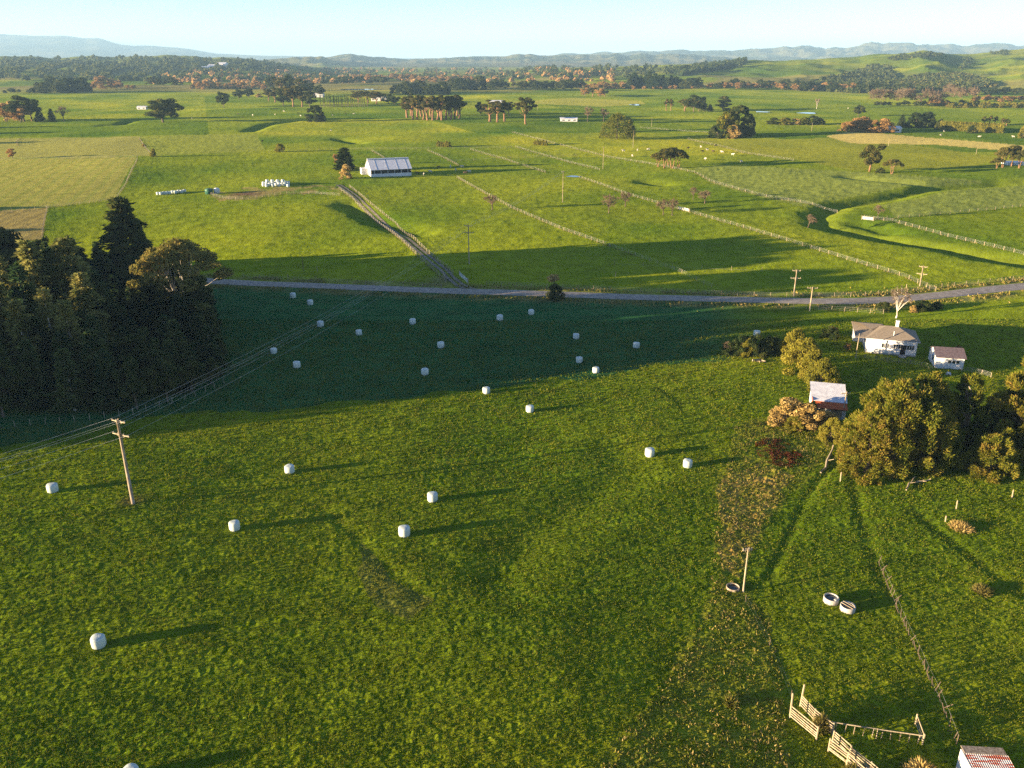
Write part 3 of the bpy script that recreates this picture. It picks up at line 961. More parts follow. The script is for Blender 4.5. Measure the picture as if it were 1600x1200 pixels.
def tree(kind, p, h, w=None, label=None, group=None, cat=None, rz=None, parts=True, tilt=0):
    """a tree standing at p, h metres tall and w metres across"""
    ph, pr, ms = proto(kind)
    crown, trunk = random.choice(ms)
    if cat is None:
        cat = 'shrub' if 'shrub' in NAMES[kind] else 'tree'
    sz = h / ph
    sx = (w / (2 * pr)) if w else sz
    rz = random.random() * 6.283 if rz is None else rz
    if parts:
        o = thing(NAMES[kind], label, cat, p, rz, group)
        link('crown', crown, o)
        link('trunk', trunk, o)
    else:
        o = link(NAMES[kind], crown, None, p, rz)
        tag(o, label, cat, group)
    o.scale = (sx, sx, sz)
    if tilt:
        o.rotation_euler = (0, tilt, 0)
    return o

def tree_px(kind, px, py, top, wpx, label, group=None, **k):
    """a tree whose foot, top row and width were read off the photograph"""
    p = ground(px, py)
    return tree(kind, p, max(1.0, tall(p, top)), wide(p, wpx), label, group, **k)

# ---- the shaded plantation beside the road
EDGE = [flat(*p) for p in [(-620, 800), (-300, 722), (0, 660), (170, 648), (300, 618), (345, 590)]]
def plantation():
    lab_s = 'dark conifer deep in the shaded plantation beside the bale paddock'
    lab_l = 'conifer in the plantation with its ragged top in yellow evening light'
    g = 'conifers of the plantation'
    poly = [(0, 655), (170, 645), (300, 612), (338, 585), (330, 540), (318, 505), (300, 476), (255, 458), (215, 438), (120, 430), (0, 428)]
    P = [flat(*p) for p in poly]
    xs = [p[0] for p in P]; ys = [p[1] for p in P]
    pts = []
    r = np.random.default_rng(3)
    tries = 0
    while len(pts) < 125 and tries < 20000:
        tries += 1
        x, y = r.uniform(min(xs), max(xs)), r.uniform(min(ys), max(ys))
        if not in_poly(np.array([x]), np.array([y]), P)[0]: continue
        if any((x - a) ** 2 + (y - b) ** 2 < 5.2 ** 2 for a, b in pts): continue
        pts.append((x, y))
    for x, y in pts:
        f = (y - min(ys)) / (max(ys) - min(ys))
        h = r.uniform(10, 11.5) if f > .75 else r.uniform(9, 13)
        if seg_dist(np.array([x]), np.array([y]), EDGE)[0] < 8: h = r.uniform(10, 13)
        px = px_of(x, y)
        if px > 190: h *= .85
        elif px < 110 and .30 < f < .75: h *= .72
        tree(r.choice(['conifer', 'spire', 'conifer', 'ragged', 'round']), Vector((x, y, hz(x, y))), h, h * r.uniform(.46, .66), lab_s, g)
    # the taller ones that still catch the sun, tops at known places
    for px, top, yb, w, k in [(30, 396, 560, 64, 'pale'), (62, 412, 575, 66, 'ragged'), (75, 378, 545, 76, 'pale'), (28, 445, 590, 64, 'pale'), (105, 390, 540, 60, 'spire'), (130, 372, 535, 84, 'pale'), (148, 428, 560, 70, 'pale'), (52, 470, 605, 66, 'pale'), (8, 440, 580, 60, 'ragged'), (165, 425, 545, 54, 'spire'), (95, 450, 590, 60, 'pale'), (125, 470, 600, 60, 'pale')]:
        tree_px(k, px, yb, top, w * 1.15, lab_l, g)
    tree_px('bigpine', 206, 440, 309, 88, 'tallest dark pine standing above the far edge of the plantation')
    tree_px('conifer', 228, 432, 345, 34, 'dark conifer leaning against the tallest pine of the plantation')
    tree_px('shrub', 228, 430, 366, 30, 'yellow green rounded tree top between the tallest pine and the gum tree')
    for px, py, top, w in [(345, 560, 470, 40), (332, 520, 425, 50), (310, 490, 410, 60)]:
        tree_px('column', px - 14, py, top, w, 'dark dense conifer at the corner of the plantation below the gum tree', 'corner conifers')
    for px, py, top, w in [(262, 628, 545, 50), (300, 612, 552, 44), (330, 600, 560, 40), (215, 640, 560, 46), (248, 610, 530, 50)]:
        tree_px('round', px, py, top, w, 'dark leafy tree on the near edge of the shaded plantation', 'leafy edge trees')
    # beyond the frame the plantation runs on: its trees throw the long shade over the paddock
    r = np.random.default_rng(5)
    off = [(-1.62, 2.15, 13), (-1.70, 2.3, 13), (-1.9, 2.2, 16), (-2.0, 2.4, 12), (-1.78, 2.0, 12), (-1.9, 1.95, 13), (-2.05, 1.93, 13), (-2.0, 2.0, 20), (-2.05, 2.12, 21), (-2.2, 2.0, 23), (-2.3, 2.12, 24), (-2.2, 2.25, 22),
           (-2.25, 1.85, 11), (-2.4, 1.75, 12), (-2.4, 1.95, 24), (-2.6, 1.88, 26), (-2.6, 2.05, 26), (-2.5, 2.2, 25), (-2.7, 2.2, 27), (-2.45, 2.35, 20), (-2.6, 1.66, 10),
           (-2.3, 2.6, 10), (-2.3, 2.8, 9), (-2.3, 2.95, 12), (-2.4, 2.7, 10), (-2.4, 2.9, 10), (-2.35, 3.05, 13), (-2.45, 3.1, 15), (-2.32, 3.12, 21), (-2.5, 3.1, 25), (-2.4, 3.17, 25), (-2.36, 3.24, 25), (-2.3, 3.2, 25), (-2.3, 3.4, 27), (-2.35, 3.6, 27), (-2.3, 3.28, 26), (-2.35, 3.5, 27), (-2.5, 3.25, 24), (-2.4, 3.35, 23), (-2.3, 3.3, 21), (-2.55, 3.4, 25), (-2.45, 3.5, 24), (-2.65, 3.3, 26), (-2.7, 3.1, 25)]
    for x, y, h in off:
        q = Vector((x * H, y * H, hz(x * H, y * H)))
        if y > 3.14:
            tree('macro', q, h, h * .75, lab_s, g)
        else:
            tree(r.choice(['conifer', 'spire', 'conifer']), q, h, h * r.uniform(.36, .46), lab_s, g)
plantation()

# ---- the gum tree: three pale stems, spreading umbrella crown
def gum_tree():
    p = ground(292, 508)
    h = tall(p, 370)
    w = wide(p, 150)
    c, t = crown_tree(77, h, w / 2, .42, 80, 12000, .34, 'gum', 'pale_bark', 'umbrella', (.12, .21), stems=4, tr=.021, limbs=34, lean=(.6, 0), squash=.6)
    o = thing('gum_tree', 'spreading gum tree with pale forked stems and bronze crown beside the plantation', 'tree', p)
    link('crown', c, o)
    link('trunk', t, o)
gum_tree()

# ------------------------------------------------------------------ wrapped bales
def bale_mesh():
    m = MB()
    R, hh = .68, 1.10
    m.lathe([(R * .80, -.06), (R * .93, .02), (R * 1.0, .13), (R * 1.02, hh * .5), (R * 1.0, hh - .14), (R * .93, hh - .04), (R * .76, hh + .01), (R * .45, hh + .035), (R * .15, hh + .045), (R * .03, hh + .045)], 28)
    v = np.array(m.v)
    r = np.random.default_rng(2)
    a = np.arctan2(v[:, 1], v[:, 0])
    v[:, :2] *= (1 + .018 * np.sin(3 * a + 1) + .012 * np.sin(7 * a + v[:, 2] * 4))[:, None]
    rad = np.hypot(v[:, 0], v[:, 1])
    v[:, 2] += .025 * np.sin(3 * a + .6) * np.clip(rad / R, 0, 1) ** 2
    return mesh_np('bale', v, m.f, M['white_wrap'], True)

BALES = [
    (458, 465, 'white wrapped bale in shade, closest to the gum tree and the road'),
    (485, 476, 'white wrapped bale in shade, just beyond the overhead wires near the gum tree'),
    (501, 510, 'white wrapped bale in shade right under the overhead wires, farther one'),
    (561, 523, 'white wrapped bale in shade between the wires and the two mid-paddock bales'),
    (428, 552, 'white wrapped bale in shade under the wires, nearest the plantation edge'),
    (464, 574, 'white wrapped bale in shade on the camera side of the wires'),
    (645, 506, 'white wrapped bale in shade south of the farm track gateway'),
    (689, 543, 'white wrapped bale in deep shade at the middle of the paddock'),
    (664, 585, 'white wrapped bale in shade near the shade line, the sunlit bale to its east'),
    (781, 500, 'white wrapped bale in shade below the road, left of the pair by the roadside bush'),
    (830, 491, 'white wrapped bale in shade closest to the roadside bush'),
    (900, 529, 'white wrapped bale in shade, upper one of three in a short column'),
    (905, 566, 'white wrapped bale in shade, middle one of three in a short column'),
    (931, 582, 'white wrapped bale sitting right at the edge of the long shade'),
    (994, 543, 'white wrapped bale in shade standing alone toward the dark hedge'),
    (1182, 525, 'white wrapped bale behind the dark hedge near the cottage'),
    (760, 614, 'small sunlit white wrapped bale just outside the long shade'),
    (828, 643, 'sunlit white wrapped bale below the shade line, second from it'),
    (1015, 712, 'sunlit white wrapped bale, left of the pair beside the weedy strip'),
    (1074, 729, 'sunlit white wrapped bale nearest the red weed patch'),
    (453, 738, 'sunlit white wrapped bale above the long pole shadow'),
    (676, 782, 'sunlit white wrapped bale below the pole shadow, upper of two'),
    (632, 836, 'sunlit white wrapped bale below the pole shadow, lower of two'),
    (367, 827, 'sunlit white wrapped bale just right of the big power pole'),
    (83, 768, 'sunlit white wrapped bale left of the big power pole'),
    (155, 1009, 'largest white wrapped bale alone in the foreground grass'),
    (206, 1216, 'white wrapped bale cut off by the lower edge of the photo'),
]
BM = bale_mesh()
for px, py, lab in BALES:
    o = link('wrapped_bale', BM, None, ground(px, py), random.random() * 6.28)
    s = random.uniform(.96, 1.06)
    o.scale = (s, s, s * random.uniform(.96, 1.03))
    tag(o, lab, 'hay bale', 'wrapped bales in the paddock')

# ------------------------------------------------------------------ power poles and wires
def power_pole(px, py, top, label, arms=2, rz=0.0, mat='wood', r=.17, arm=2.3, hh=None, tilt=0.0):
    p = ground(px, py)
    h = hh or tall(p, top)
    o = thing('power_pole', label, 'power pole', p, rz, 'power poles')
    m = MB()
    m.tube([(0, 0, -.5), (0, 0, h * .5), (0, 0, h)], [r, r * .82, r * .66], 9)
    m.build('pole', M[mat], o, True)
    for k in range(arms):
        z = h - .35 - k * 1.9
        w = arm * (1 + .25 * k)
        a = MB()
        a.beam((-w / 2, .14, z), (w / 2, .14, z), .12, .14)
        a.beam((-w * .28, .14, z - .02), (0, .14, z - .55), .05, .05)
        a.beam((w * .28, .14, z - .02), (0, .14, z - .55), .05, .05)
        am = a.build('crossarm', M['pale_wood'], o)
        for x in (-.46, -.17, .17, .46):
            b = MB()
            b.lathe([(.03, 0), (.06, .03), (.045, .09), (.06, .13), (.03, .19)], 8, (x * w, .14, z + .07))
            b.build('insulator', M['ceramic'], am, True)
    if tilt:
        o.rotation_euler = (0, tilt, rz)
    return o, h

def arm_points(o, h, arm=2.3, arms=2):
    pts = []
    rz = o.rotation_euler.z
    for k in range(arms):
        w = arm * (1 + .25 * k)
        z = h - .35 - k * 1.9 + .22
        for x in ((-.46, .46) if k else (-.46, .17, .46)):
            pts.append(o.location + Vector((math.cos(rz) * x * w - math.sin(rz) * .14, math.sin(rz) * x * w + math.cos(rz) * .14, z)))
    return pts

def span(a, b, sag, label, r=.010):
    for p, q in zip(a, b):
        m = MB()
        n = 14
        m.tube([p.lerp(q, i / n) - Vector((0, 0, 4 * sag * (i / n) * (1 - i / n))) for i in range(n + 1)], r, 5)
        o = m.build('power_cable', M['cable'], None, True)
        tag(o, label, 'cable', 'overhead cables')

PA, hA = power_pole(208, 787, 655, 'tall grey power pole with two crossarms in the foreground paddock', rz=-.42, r=.25)
PB, hB = power_pole(733, 413, 351, 'power pole with two crossarms across the road beside the farm track', rz=-.2)
qa, qb = arm_points(PA, hA), arm_points(PB, hB)
span(qa, qb, 2.2, 'overhead cable running from the foreground pole across the road')
off = Vector((-58, -42, 0))
qc = [p + Vector((-58, -52, -2.0)) for p in qa]
span(qa, qc, 1.0, 'overhead cable running from the foreground pole out past the plantation side')
PC, hC = power_pole(879, 316, 267, 'slim pole with small crossarm beside the puddle in the lit paddock', 1, .6, r=.13, arm=1.5)
PD, hD = power_pole(942, 264, 229, 'slim pale pole standing behind the puddle paddock', 1, .6, r=.13, arm=1.4)
span(arm_points(PB, hB, arms=1), arm_points(PC, hC, 1.5, 1), 1.6, 'overhead cable between the farm track pole and the slim poles behind it', .012)
power_pole(1240, 463, 421, 'dark power pole with two crossarms in the shade north of the road', 2, -.1, arm=2.0)
power_pole(1437, 447, 415, 'dark power pole with two crossarms near the end of the lit crop paddock', 2, -.5, arm=2.0)
power_pole(1265, 486, 448, 'pale power pole with one crossarm on the camera side of the road', 1, -.1, 'pale_wood', arm=2.4)
power_pole(1161, 925, 856, 'short pale pole with one thin crossarm beside the old sunken trough', 1, .2, 'pale_wood', r=.11, arm=1.1)
power_pole(1337, 559, 521, 'short pale pole in front of the cottage corner', 0, 0, 'pale_wood', r=.10)
power_pole(1316, 655, 612, 'pale pole with one crossarm behind the red roofed shed', 1, .1, 'pale_wood', r=.12, arm=1.5)
power_pole(474, 423, 398, 'thin dark pole in the bright paddock beyond the gum tree', 0, 0, 'bark', r=.10)
for px, py, top, lab in [(1018, 198, 185, 'tiny pale pole by the distant road, beside the big round cypress'), (989, 231, 203, 'thin dark pole just right of the big round cypress'),
                         (1083, 190, 182, 'tiny pale pole between the cypress and the two poplars'), (1388, 228, 217, 'tiny pale post beside the dry bank'), (1525, 241, 231, 'tiny pale pole on the dry bank near the far pines'),
                         (1268, 205, 192, 'tiny pole at the end of the dark hedge by the distant road'), (1308, 206, 194, 'tiny pole in front of the orange willows'), (840, 172, 160, 'tiny pole behind the tall lone pine')]:
    power_pole(px, py, top, lab, 1 if top < 200 else 0, .3, 'pale_wood', r=.12, arm=1.6)

# ------------------------------------------------------------------ fences
POST = {}
def post_mesh(h, w, mat):
    k = (h, w, mat)
    if k not in POST:
        m = MB()
        m.lathe([(w * .5, -.3), (w * .5, h * .6), (w * .47, h - .02), (w * .3, h)], 6)
        POST[k] = m.mesh('post', M[mat])
    return POST[k]

STRAW_LINES = []
def resample(pts, step):
    P = np.array([(p[0], p[1]) for p in pts], float)
    s = np.concatenate([[0], np.cumsum(np.hypot(*np.diff(P, axis=0).T))])
    n = max(2, int(round(s[-1] / step)) + 1)
    u = np.linspace(0, s[-1], n)
    return np.stack([np.interp(u, s, P[:, 0]), np.interp(u, s, P[:, 1])], 1)

def fence(pxs, label, step=4.0, h=1.2, w=.14, mat='pale_wood', straw=.5, wires=4, jit=.03, name='wire_fence', most=100, wr=.010):
    pts = [ground(*p) for p in pxs]
    Q = resample(pts, step)
    if len(Q) > most:
        Q = Q[np.linspace(0, len(Q) - 1, most).astype(int)]
    p0 = Vector((Q[0][0], Q[0][1], hz(*Q[0])))
    o = thing(name, label, 'fence', p0, 0, 'paddock fences')
    pm = post_mesh(h, w * .8, mat)
    zs = height(Q[:, 0], Q[:, 1])
    for (x, y), z in zip(Q, zs):
        c = link('post', pm, o, (x - p0.x, y - p0.y, z - p0.z), random.random() * 6)
        c.rotation_euler = (random.gauss(0, jit), random.gauss(0, jit), random.random() * 6)
    if wires:
        m = MB()
        for k in range(wires):
            zz = h * (.25 + .7 * k / max(1, wires - 1))
            m.tube([(x - p0.x, y - p0.y, z - p0.z + zz) for (x, y), z in zip(Q, zs)], wr, 3, False)
        m.build('wire', M['wire'], o)
    if straw:
        STRAW_LINES.append((Q, straw))
    return o

fence([(530, 296), (560, 322), (600, 356), (650, 398), (692, 437)], 'post and wire fence along the west side of the farm track', 3.4, w=.22, straw=.8)
fence([(546, 292), (575, 316), (620, 352), (665, 392), (708, 428)], 'post and wire fence along the east side of the farm track', 3.4, w=.22, straw=.8)
fence([(714, 278), (800, 326), (880, 360), (960, 388), (1003, 404)], 'pale fence slanting down from the barn paddock to the long shade', 3.6, w=.2, straw=.8)
fence([(1003, 404), (1060, 425), (1112, 450)], 'faint fence continuing through the shade to the road', 4, straw=.1)
fence([(905, 278), (985, 306), (1080, 333), (1200, 368), (1320, 405), (1412, 433), (1462, 455)], 'long fence from the puddle past the bare trees down to the road', 4, w=.2, straw=.75)
fence([(800, 207), (860, 223), (950, 246), (1030, 259), (1085, 270), (1110, 284), (1200, 309), (1308, 333)], 'long curving fence along the edge of the pale crop paddock', 6, w=.2, straw=.9)
fence([(1350, 341), (1392, 346), (1480, 370), (1600, 399)], 'fence running right from the gully gate above the road', 3.6, w=.22, straw=.7)
fence([(1368, 344), (1420, 340), (1500, 333), (1620, 320)], 'dark fence between the crop and the smooth green paddock', 5, mat='wood', straw=.25)
fence([(668, 236), (692, 246), (716, 259)], 'short fence slanting behind the barn', 5, straw=.9)
fence([(735, 234), (790, 250), (852, 270)], 'middle slanting fence behind the barn', 5, straw=.9)
fence([(805, 230), (860, 246), (937, 266)], 'slanting fence ending at the slim pale pole', 5, straw=.9)
fence([(580, 236), (600, 247)], 'stub of fence behind the barn roof', 5, straw=.9)
fence([(420, 238), (530, 234), (660, 233), (800, 231)], 'straight fence crossing behind the barn', 8, mat='wood', straw=.25)
fence([(700, 253), (800, 247), (900, 244)], 'second straight fence crossing the lots behind the barn', 8, mat='wood', straw=.2)
fence([(1075, 218), (1160, 239), (1240, 251)], 'pale fence crossing the yellow hay paddock', 8, straw=1.0)
fence([(1000, 200), (1080, 206), (1150, 210)], 'pale fence behind the big round cypress', 9, straw=.8)
fence([(76, 325), (130, 319), (180, 313), (196, 290), (215, 249)], 'fence round the mown paddock with a dry corner', 4, straw=.6)
fence([(0, 333), (75, 325), (70, 345), (66, 368)], 'fence round the ploughed corner behind the plantation', 4, straw=.5)
fence([(0, 250), (110, 248), (215, 246)], 'straight dark fence between the two mown paddocks', 8, mat='wood', straw=.3)
fence([(28, 228), (26, 221), (32, 217)], 'short fence climbing from the small roadside tree', 6, straw=.9)
fence([(217, 216), (226, 230), (240, 245)], 'short fence beside the small autumn tree', 6, straw=.9)
fence([(330, 305), (350, 311), (385, 312), (420, 307), (445, 303), (490, 303), (530, 306)], 'fence curving round the muddy yard with the green tank', 3.2, w=.2, straw=.5)
fence([(0, 669), (100, 661), (200, 650), (300, 622), (350, 600)], 'leaning post fence along the dark plantation edge', 2.2, w=.14, mat='wood', straw=0, jit=.12, wires=0)
fence([(380, 434), (560, 445), (690, 450)], 'roadside fence between the gum tree and the farm track', 5, mat='wood', straw=.1)
fence([(760, 446), (900, 452), (1050, 458), (1200, 464), (1340, 464), (1430, 455), (1600, 436)], 'roadside fence along the far side of the road', 4, mat='wood', straw=.35)
fence([(1240, 482), (1320, 487), (1380, 491)], 'white railed fence between the road and the cottage', 3, straw=.15, wires=3)
fence([(1350, 560), (1390, 566), (1430, 570), (1456, 577)], 'low garden fence in front of the cottage', 2.2, h=.9, mat='wood', straw=.3)
fence([(1502, 580), (1525, 583), (1548, 590)], 'low fence running right from the garage', 2.0, h=1.0, straw=.2)
fence([(1372, 880), (1385, 912), (1400, 948), (1416, 985), (1432, 1018), (1450, 1058), (1468, 1095), (1485, 1138), (1494, 1164)], 'broken batten fence with leaning posts above the rusty hut', .75, h=1.1, w=.11, mat='bark', straw=0, wires=2, jit=.28, wr=.004)
fence([(1165, 940), (1190, 985), (1222, 1050), (1236, 1090)], 'sagging wire fence from the short pole to the stockyard', 9, h=.9, w=.10, mat='bark', straw=0, wires=2, wr=.004)
fence([(960, 414), (1010, 416), (1080, 420), (1190, 424)], 'single wire fence crossing the shade beyond the road', 9, straw=0, wires=1)

def rails(pxs, label, step=2.4, h=1.35, n=5, w=.16, name='rail_fence', tall_ends=0, mat='pale_wood', battens=False):
    pts = [ground(*p) for p in pxs]
    Q = resample(pts, step)
    p0 = Vector((Q[0][0], Q[0][1], hz(*Q[0])))
    o = thing(name, label, 'fence', p0, 0, 'stockyard rails')
    pm = post_mesh(h + .12, w, mat)
    L = [Vector((x, y, hz(x, y))) - p0 for x, y in Q]
    for i, q in enumerate(L):
        c = link('post', pm, o, q)
        c.rotation_euler = (random.gauss(0, .03), random.gauss(0, .03), 0)
        if tall_ends and i == 0:
            c.scale = (1.1, 1.1, tall_ends)
    for k in range(n):
        z = h * (.2 + .78 * k / max(1, n - 1)) if n > 1 else h
        m = MB()
        for a, b in zip(L[:-1], L[1:]):
            m.beam(a + Vector((0, 0, z + random.gauss(0, .03))), b + Vector((0, 0, z + random.gauss(0, .04))), .05, .10)
        m.build('rail', M['wood' if k % 2 else mat], o)
    if battens:
        m = MB()
        for a, b in zip(L[:-1], L[1:]):
            for j in range(5):
                q = a.lerp(b, (j + .5) / 5)
                m.beam(q + Vector((0, 0, .05)), q + Vector((random.gauss(0, .06), random.gauss(0, .06), h)), .05, .05)
        m.build('batten', M['wood'], o)
    return o

rails([(1234, 1122), (1258, 1142), (1275, 1156)], 'weathered rail fence of the stock race with a tall gate post', 2.2, tall_ends=1.9)
rails([(1250, 1104), (1272, 1128), (1300, 1150)], 'inner rail fence of the stock race beside the dry tussock', 2.2, tall_ends=1.8)
rails([(1294, 1174), (1318, 1192), (1345, 1218), (1380, 1245)], 'near rail fence of the stock race running out of the picture', 2.2)
rails([(1300, 1160), (1325, 1184), (1352, 1206), (1390, 1240)], 'far side rail fence of the lower stock race', 2.2)
rails([(1298, 1142), (1330, 1147), (1370, 1154), (1405, 1159), (1441, 1163)], 'low top rail with hanging battens between the race and the short end panel', 3.2, h=1.0, n=1, w=.12, battens=True)
rails([(1430, 1132), (1436, 1147), (1441, 1163)], 'short end panel of rails at the tip of the batten fence', 1.8, h=1.05, n=3, w=.16)

def gate(px, py, px2, py2, label, mat='pale_wood'):
    a, b = ground(px, py), ground(px2, py2)
    o = thing('farm_gate', label, 'gate', a)
    d = b - a
    m = MB()
    for k in range(5):
        z = .25 + k * .22
        m.beam(Vector((0, 0, z)), d + Vector((0, 0, z)), .05, .10)
    m.beam(Vector((0, 0, .2)), d + Vector((0, 0, 1.15)), .05, .08)
    m.build('gate_panel', M[mat], o)
    for q in (Vector((0, 0, 0)) - d.normalized() * .2, d + d.normalized() * .2):
        link('post', post_mesh(1.5, .24, 'wood'), o, q)
gate(718, 431, 731, 443, 'white farm gate open at the road end of the farm track', 'white_paint')
gate(692, 428, 696, 440, 'pale farm gate on the west side of the track mouth', 'pale_wood')
gate(1347, 343, 1364, 345, 'pale gate on the bank above the gully', 'white_paint')
gate(1060, 327, 1076, 331, 'pale gate beside the umbrella shaped bare trees', 'white_paint')

# lone posts standing in the grass
for px, py, h, lab in [(1313, 752, 1.5, 'single pale post beside the wheel ruts under the big cypress'), (1494, 795, 1.3, 'single post in the grass below the right-hand cypresses'), (1581, 778, 1.3, 'single thin post near the rightmost cypress'), (1477, 815, .9, 'short broken stump post in the grass'), (496, 424, 1.5, 'lone short post in the shade near the thin dark pole'), (962, 432, 1.4, 'lone white marker post in the shade beyond the road'), (1030, 470, 1.2, 'small marker post at the road verge'), (1416, 451, 1.2, 'white marker post on the bend of the road'), (450, 434, 1.0, 'small white marker post in the shade near the gum tree')]:
    m = MB()
    m.lathe([(.09, -.3), (.09, h * .7), (.08, h - .03), (.03, h)], 7)
    o = m.build('fence_post', M['pale_wood'])
    o.location = ground(px, py)
    o.rotation_euler = (.04, -.05, 0)
    tag(o, lab, 'post')

# ------------------------------------------------------------------ buildings
def frame_of(pa, pb):
    """local frame whose x axis runs from ground point a to b"""
    a, b = ground(*pa), ground(*pb)
    d = b - a
    return a, math.atan2(d.y, d.x), math.hypot(d.x, d.y)

def window(parent, c, w, h, ny=-1, axis='y', mull=1, frame=.06):
    """a framed window on a wall; axis is the wall's normal axis"""
    m, g = MB(), MB()
    def P(u, v, d):
        return (c[0] + u, c[1] + ny * d, c[2] + v) if axis == 'y' else (c[0] + ny * d, c[1] + u, c[2] + v)
    def bar(u0, u1, v0, v1, d0=.0, d1=.05, mb=m):
        a, b = P(u0, v0, d0), P(u1, v1, d1)
        mb.box([(a[i] + b[i]) / 2 for i in range(3)], [abs(a[i] - b[i]) for i in range(3)])
    bar(-w / 2 - frame, w / 2 + frame, h / 2, h / 2 + frame); bar(-w / 2 - frame, w / 2 + frame, -h / 2 - frame, -h / 2)
    bar(-w / 2 - frame, -w / 2, -h / 2, h / 2); bar(w / 2, w / 2 + frame, -h / 2, h / 2)
    for k in range(mull):
        x = -w / 2 + w * (k + 1) / (mull + 1)
        bar(x - .03, x + .03, -h / 2, h / 2)
    bar(-w / 2, w / 2, -h / 2, h / 2, .0, .02, g)
    f = m.build('window', M['white_paint'], parent)
    g.build('pane', M['glass'], f)
    return f

def hip_roof(m, x0, x1, y0, y1, z, rise, eave=.45, th=.12, hip0=True, hip1=True):
    x0 -= eave; x1 += eave; y0 -= eave; y1 += eave
    d = (y1 - y0) / 2
    cy = (y0 + y1) / 2
    a, b = (x0 + d if hip0 else x0), (x1 - d if hip1 else x1)
    v = [(x0, y0, z), (x1, y0, z), (x1, y1, z), (x0, y1, z), (a, cy, z + rise), (b, cy, z + rise)]
    v += [(p[0], p[1], p[2] - th) for p in v[:4]]
    f = [(0, 1, 5, 4), (2, 3, 4, 5), (1, 2, 5), (3, 0, 4), (0, 6, 7, 1), (1, 7, 8, 2), (2, 8, 9, 3), (3, 9, 6, 0), (9, 8, 7, 6)]
    m.add(v, f)

def cottage():
    a, rz, L = frame_of((1352, 551), (1430, 558))
    o = thing('cottage', 'white weatherboard cottage with hipped brown roof near the road', 'house', a, rz)
    D = 7.2
    hw = 2.75
    w = MB()
    w.box((L / 2, D / 2, hw / 2 + .15), (L, D, hw + .7))
    w.box((-1.9 + 2.7, D + 1.6 - .004, hw / 2 + .15), (5.4, 3.2, hw + .7))
    w.build('wall', M['white_paint'], o)
    f = MB()
    f.box((L / 2, D / 2, .05), (L + .08, D + .08, .5))
    f.build('foundation', M['concrete'], o)
    r = MB()
    hip_roof(r, 0, L, 0, D, hw + .5, 1.75)
    roof = r.build('roof', M['tile_roof'], o)
    r = MB()
    hip_roof(r, -1.9, 3.5, .35, D + 3.2, hw + .48, 1.45)
    r.build('roof', M['tile_roof'], o)
    c = MB()
    c.box((L * .60, D * .52, hw + 2.5), (.55, .55, 1.7)); c.box((L * .60, D * .52, hw + 3.38), (.7, .7, .12))
    c.build('chimney', M['white_paint'], roof)
    c = MB(); c.tube([(L * .52, .9, hw + .6), (L * .52, .9, hw + 2.0)], .07, 8)
    c.build('vent_pipe', M['zinc'], roof)
    for x, ww in ((L * .35, .9), (L * .41, .6), (L * .58, .75), (L * .635, .75), (L * .80, 1.0), (L * .9, .8)):
        window(o, (x, 0, 1.85), ww, .85, mull=1)
    d = MB(); d.box((L * .735, -.03, 1.2), (.95, .06, 2.1))
    dd = d.build('door', M['dark_open'], o)
    h = MB(); h.box((L * .735 + .35, -.08, 1.15), (.06, .05, .12)); h.build('handle', M['zinc'], dd)
    s = MB(); s.box((L * .735, -.6, .12), (1.4, 1.1, .35)); s.box((L * .735, -1.25, .0), (1.2, .4, .25)); s.build('step', M['concrete'], o)
    for y in (1.6, 4.2):
        window(o, (0, y, 1.7), 1.5, 1.1, -1, 'x', 2)
    window(o, (-1.9, D + 1.3, 1.7), 1.3, 1.1, -1, 'x', 1)
    g = MB()
    g.tube([(-.4, -.47, hw + .42), (L + .4, -.47, hw + .42)], .06, 6)
    g.build('gutter', M['white_paint'], o)
cottage()

def garage():
    a, rz, L = frame_of((1461, 575), (1504, 578))
    o = thing('garage', 'small white garage with plum iron roof beside the cottage', 'garage', a, rz)
    D, hw, rise = 5.4, 2.3, 1.1
    w = MB()
    x0, x1 = 0, L
    for x in (0, L):
        pass
    v = [(0, 0, -.4), (L, 0, -.4), (L, D, -.4), (0, D, -.4), (0, 0, hw), (L, 0, hw), (L, D, hw), (0, D, hw), (0, D / 2, hw + rise), (L, D / 2, hw + rise)]
    w.add(v, [(0, 1, 5, 4), (2, 3, 7, 6), (1, 2, 6, 9, 5), (3, 0, 4, 8, 7)])
    w.build('wall', M['white_paint'], o)
    r = MB()
    e = .3
    for s in (0, 1):
        y0, y1 = ((-e, D / 2) if s == 0 else (D / 2, D + e))
        za = hw - e * rise / (D / 2) + .06
        zb = hw + rise + .06
        q = [(-e, y0, za if s == 0 else zb), (L + e, y0, za if s == 0 else zb), (L + e, y1, zb if s == 0 else za), (-e, y1, zb if s == 0 else za)]
        r.add(q + [(p[0], p[1], p[2] + .06) for p in q], [(3, 2, 1, 0), (4, 5, 6, 7), (0, 1, 5, 4), (1, 2, 6, 5), (2, 3, 7, 6), (3, 0, 4, 7)])
    r.build('roof', M['purple_roof'], o)
    for k in range(3):
        window(o, (L * .48 + k * .72, 0, 1.45), .55, .6, mull=0, frame=.05)
    window(o, (0, D * .42, 1.3), 1.1, .9, -1, 'x', 1)
    d = MB(); d.box((L + .03, D * .5, 1.0), (.06, 2.6, 2.0)); d.build('door', M['zinc'], o)
garage()

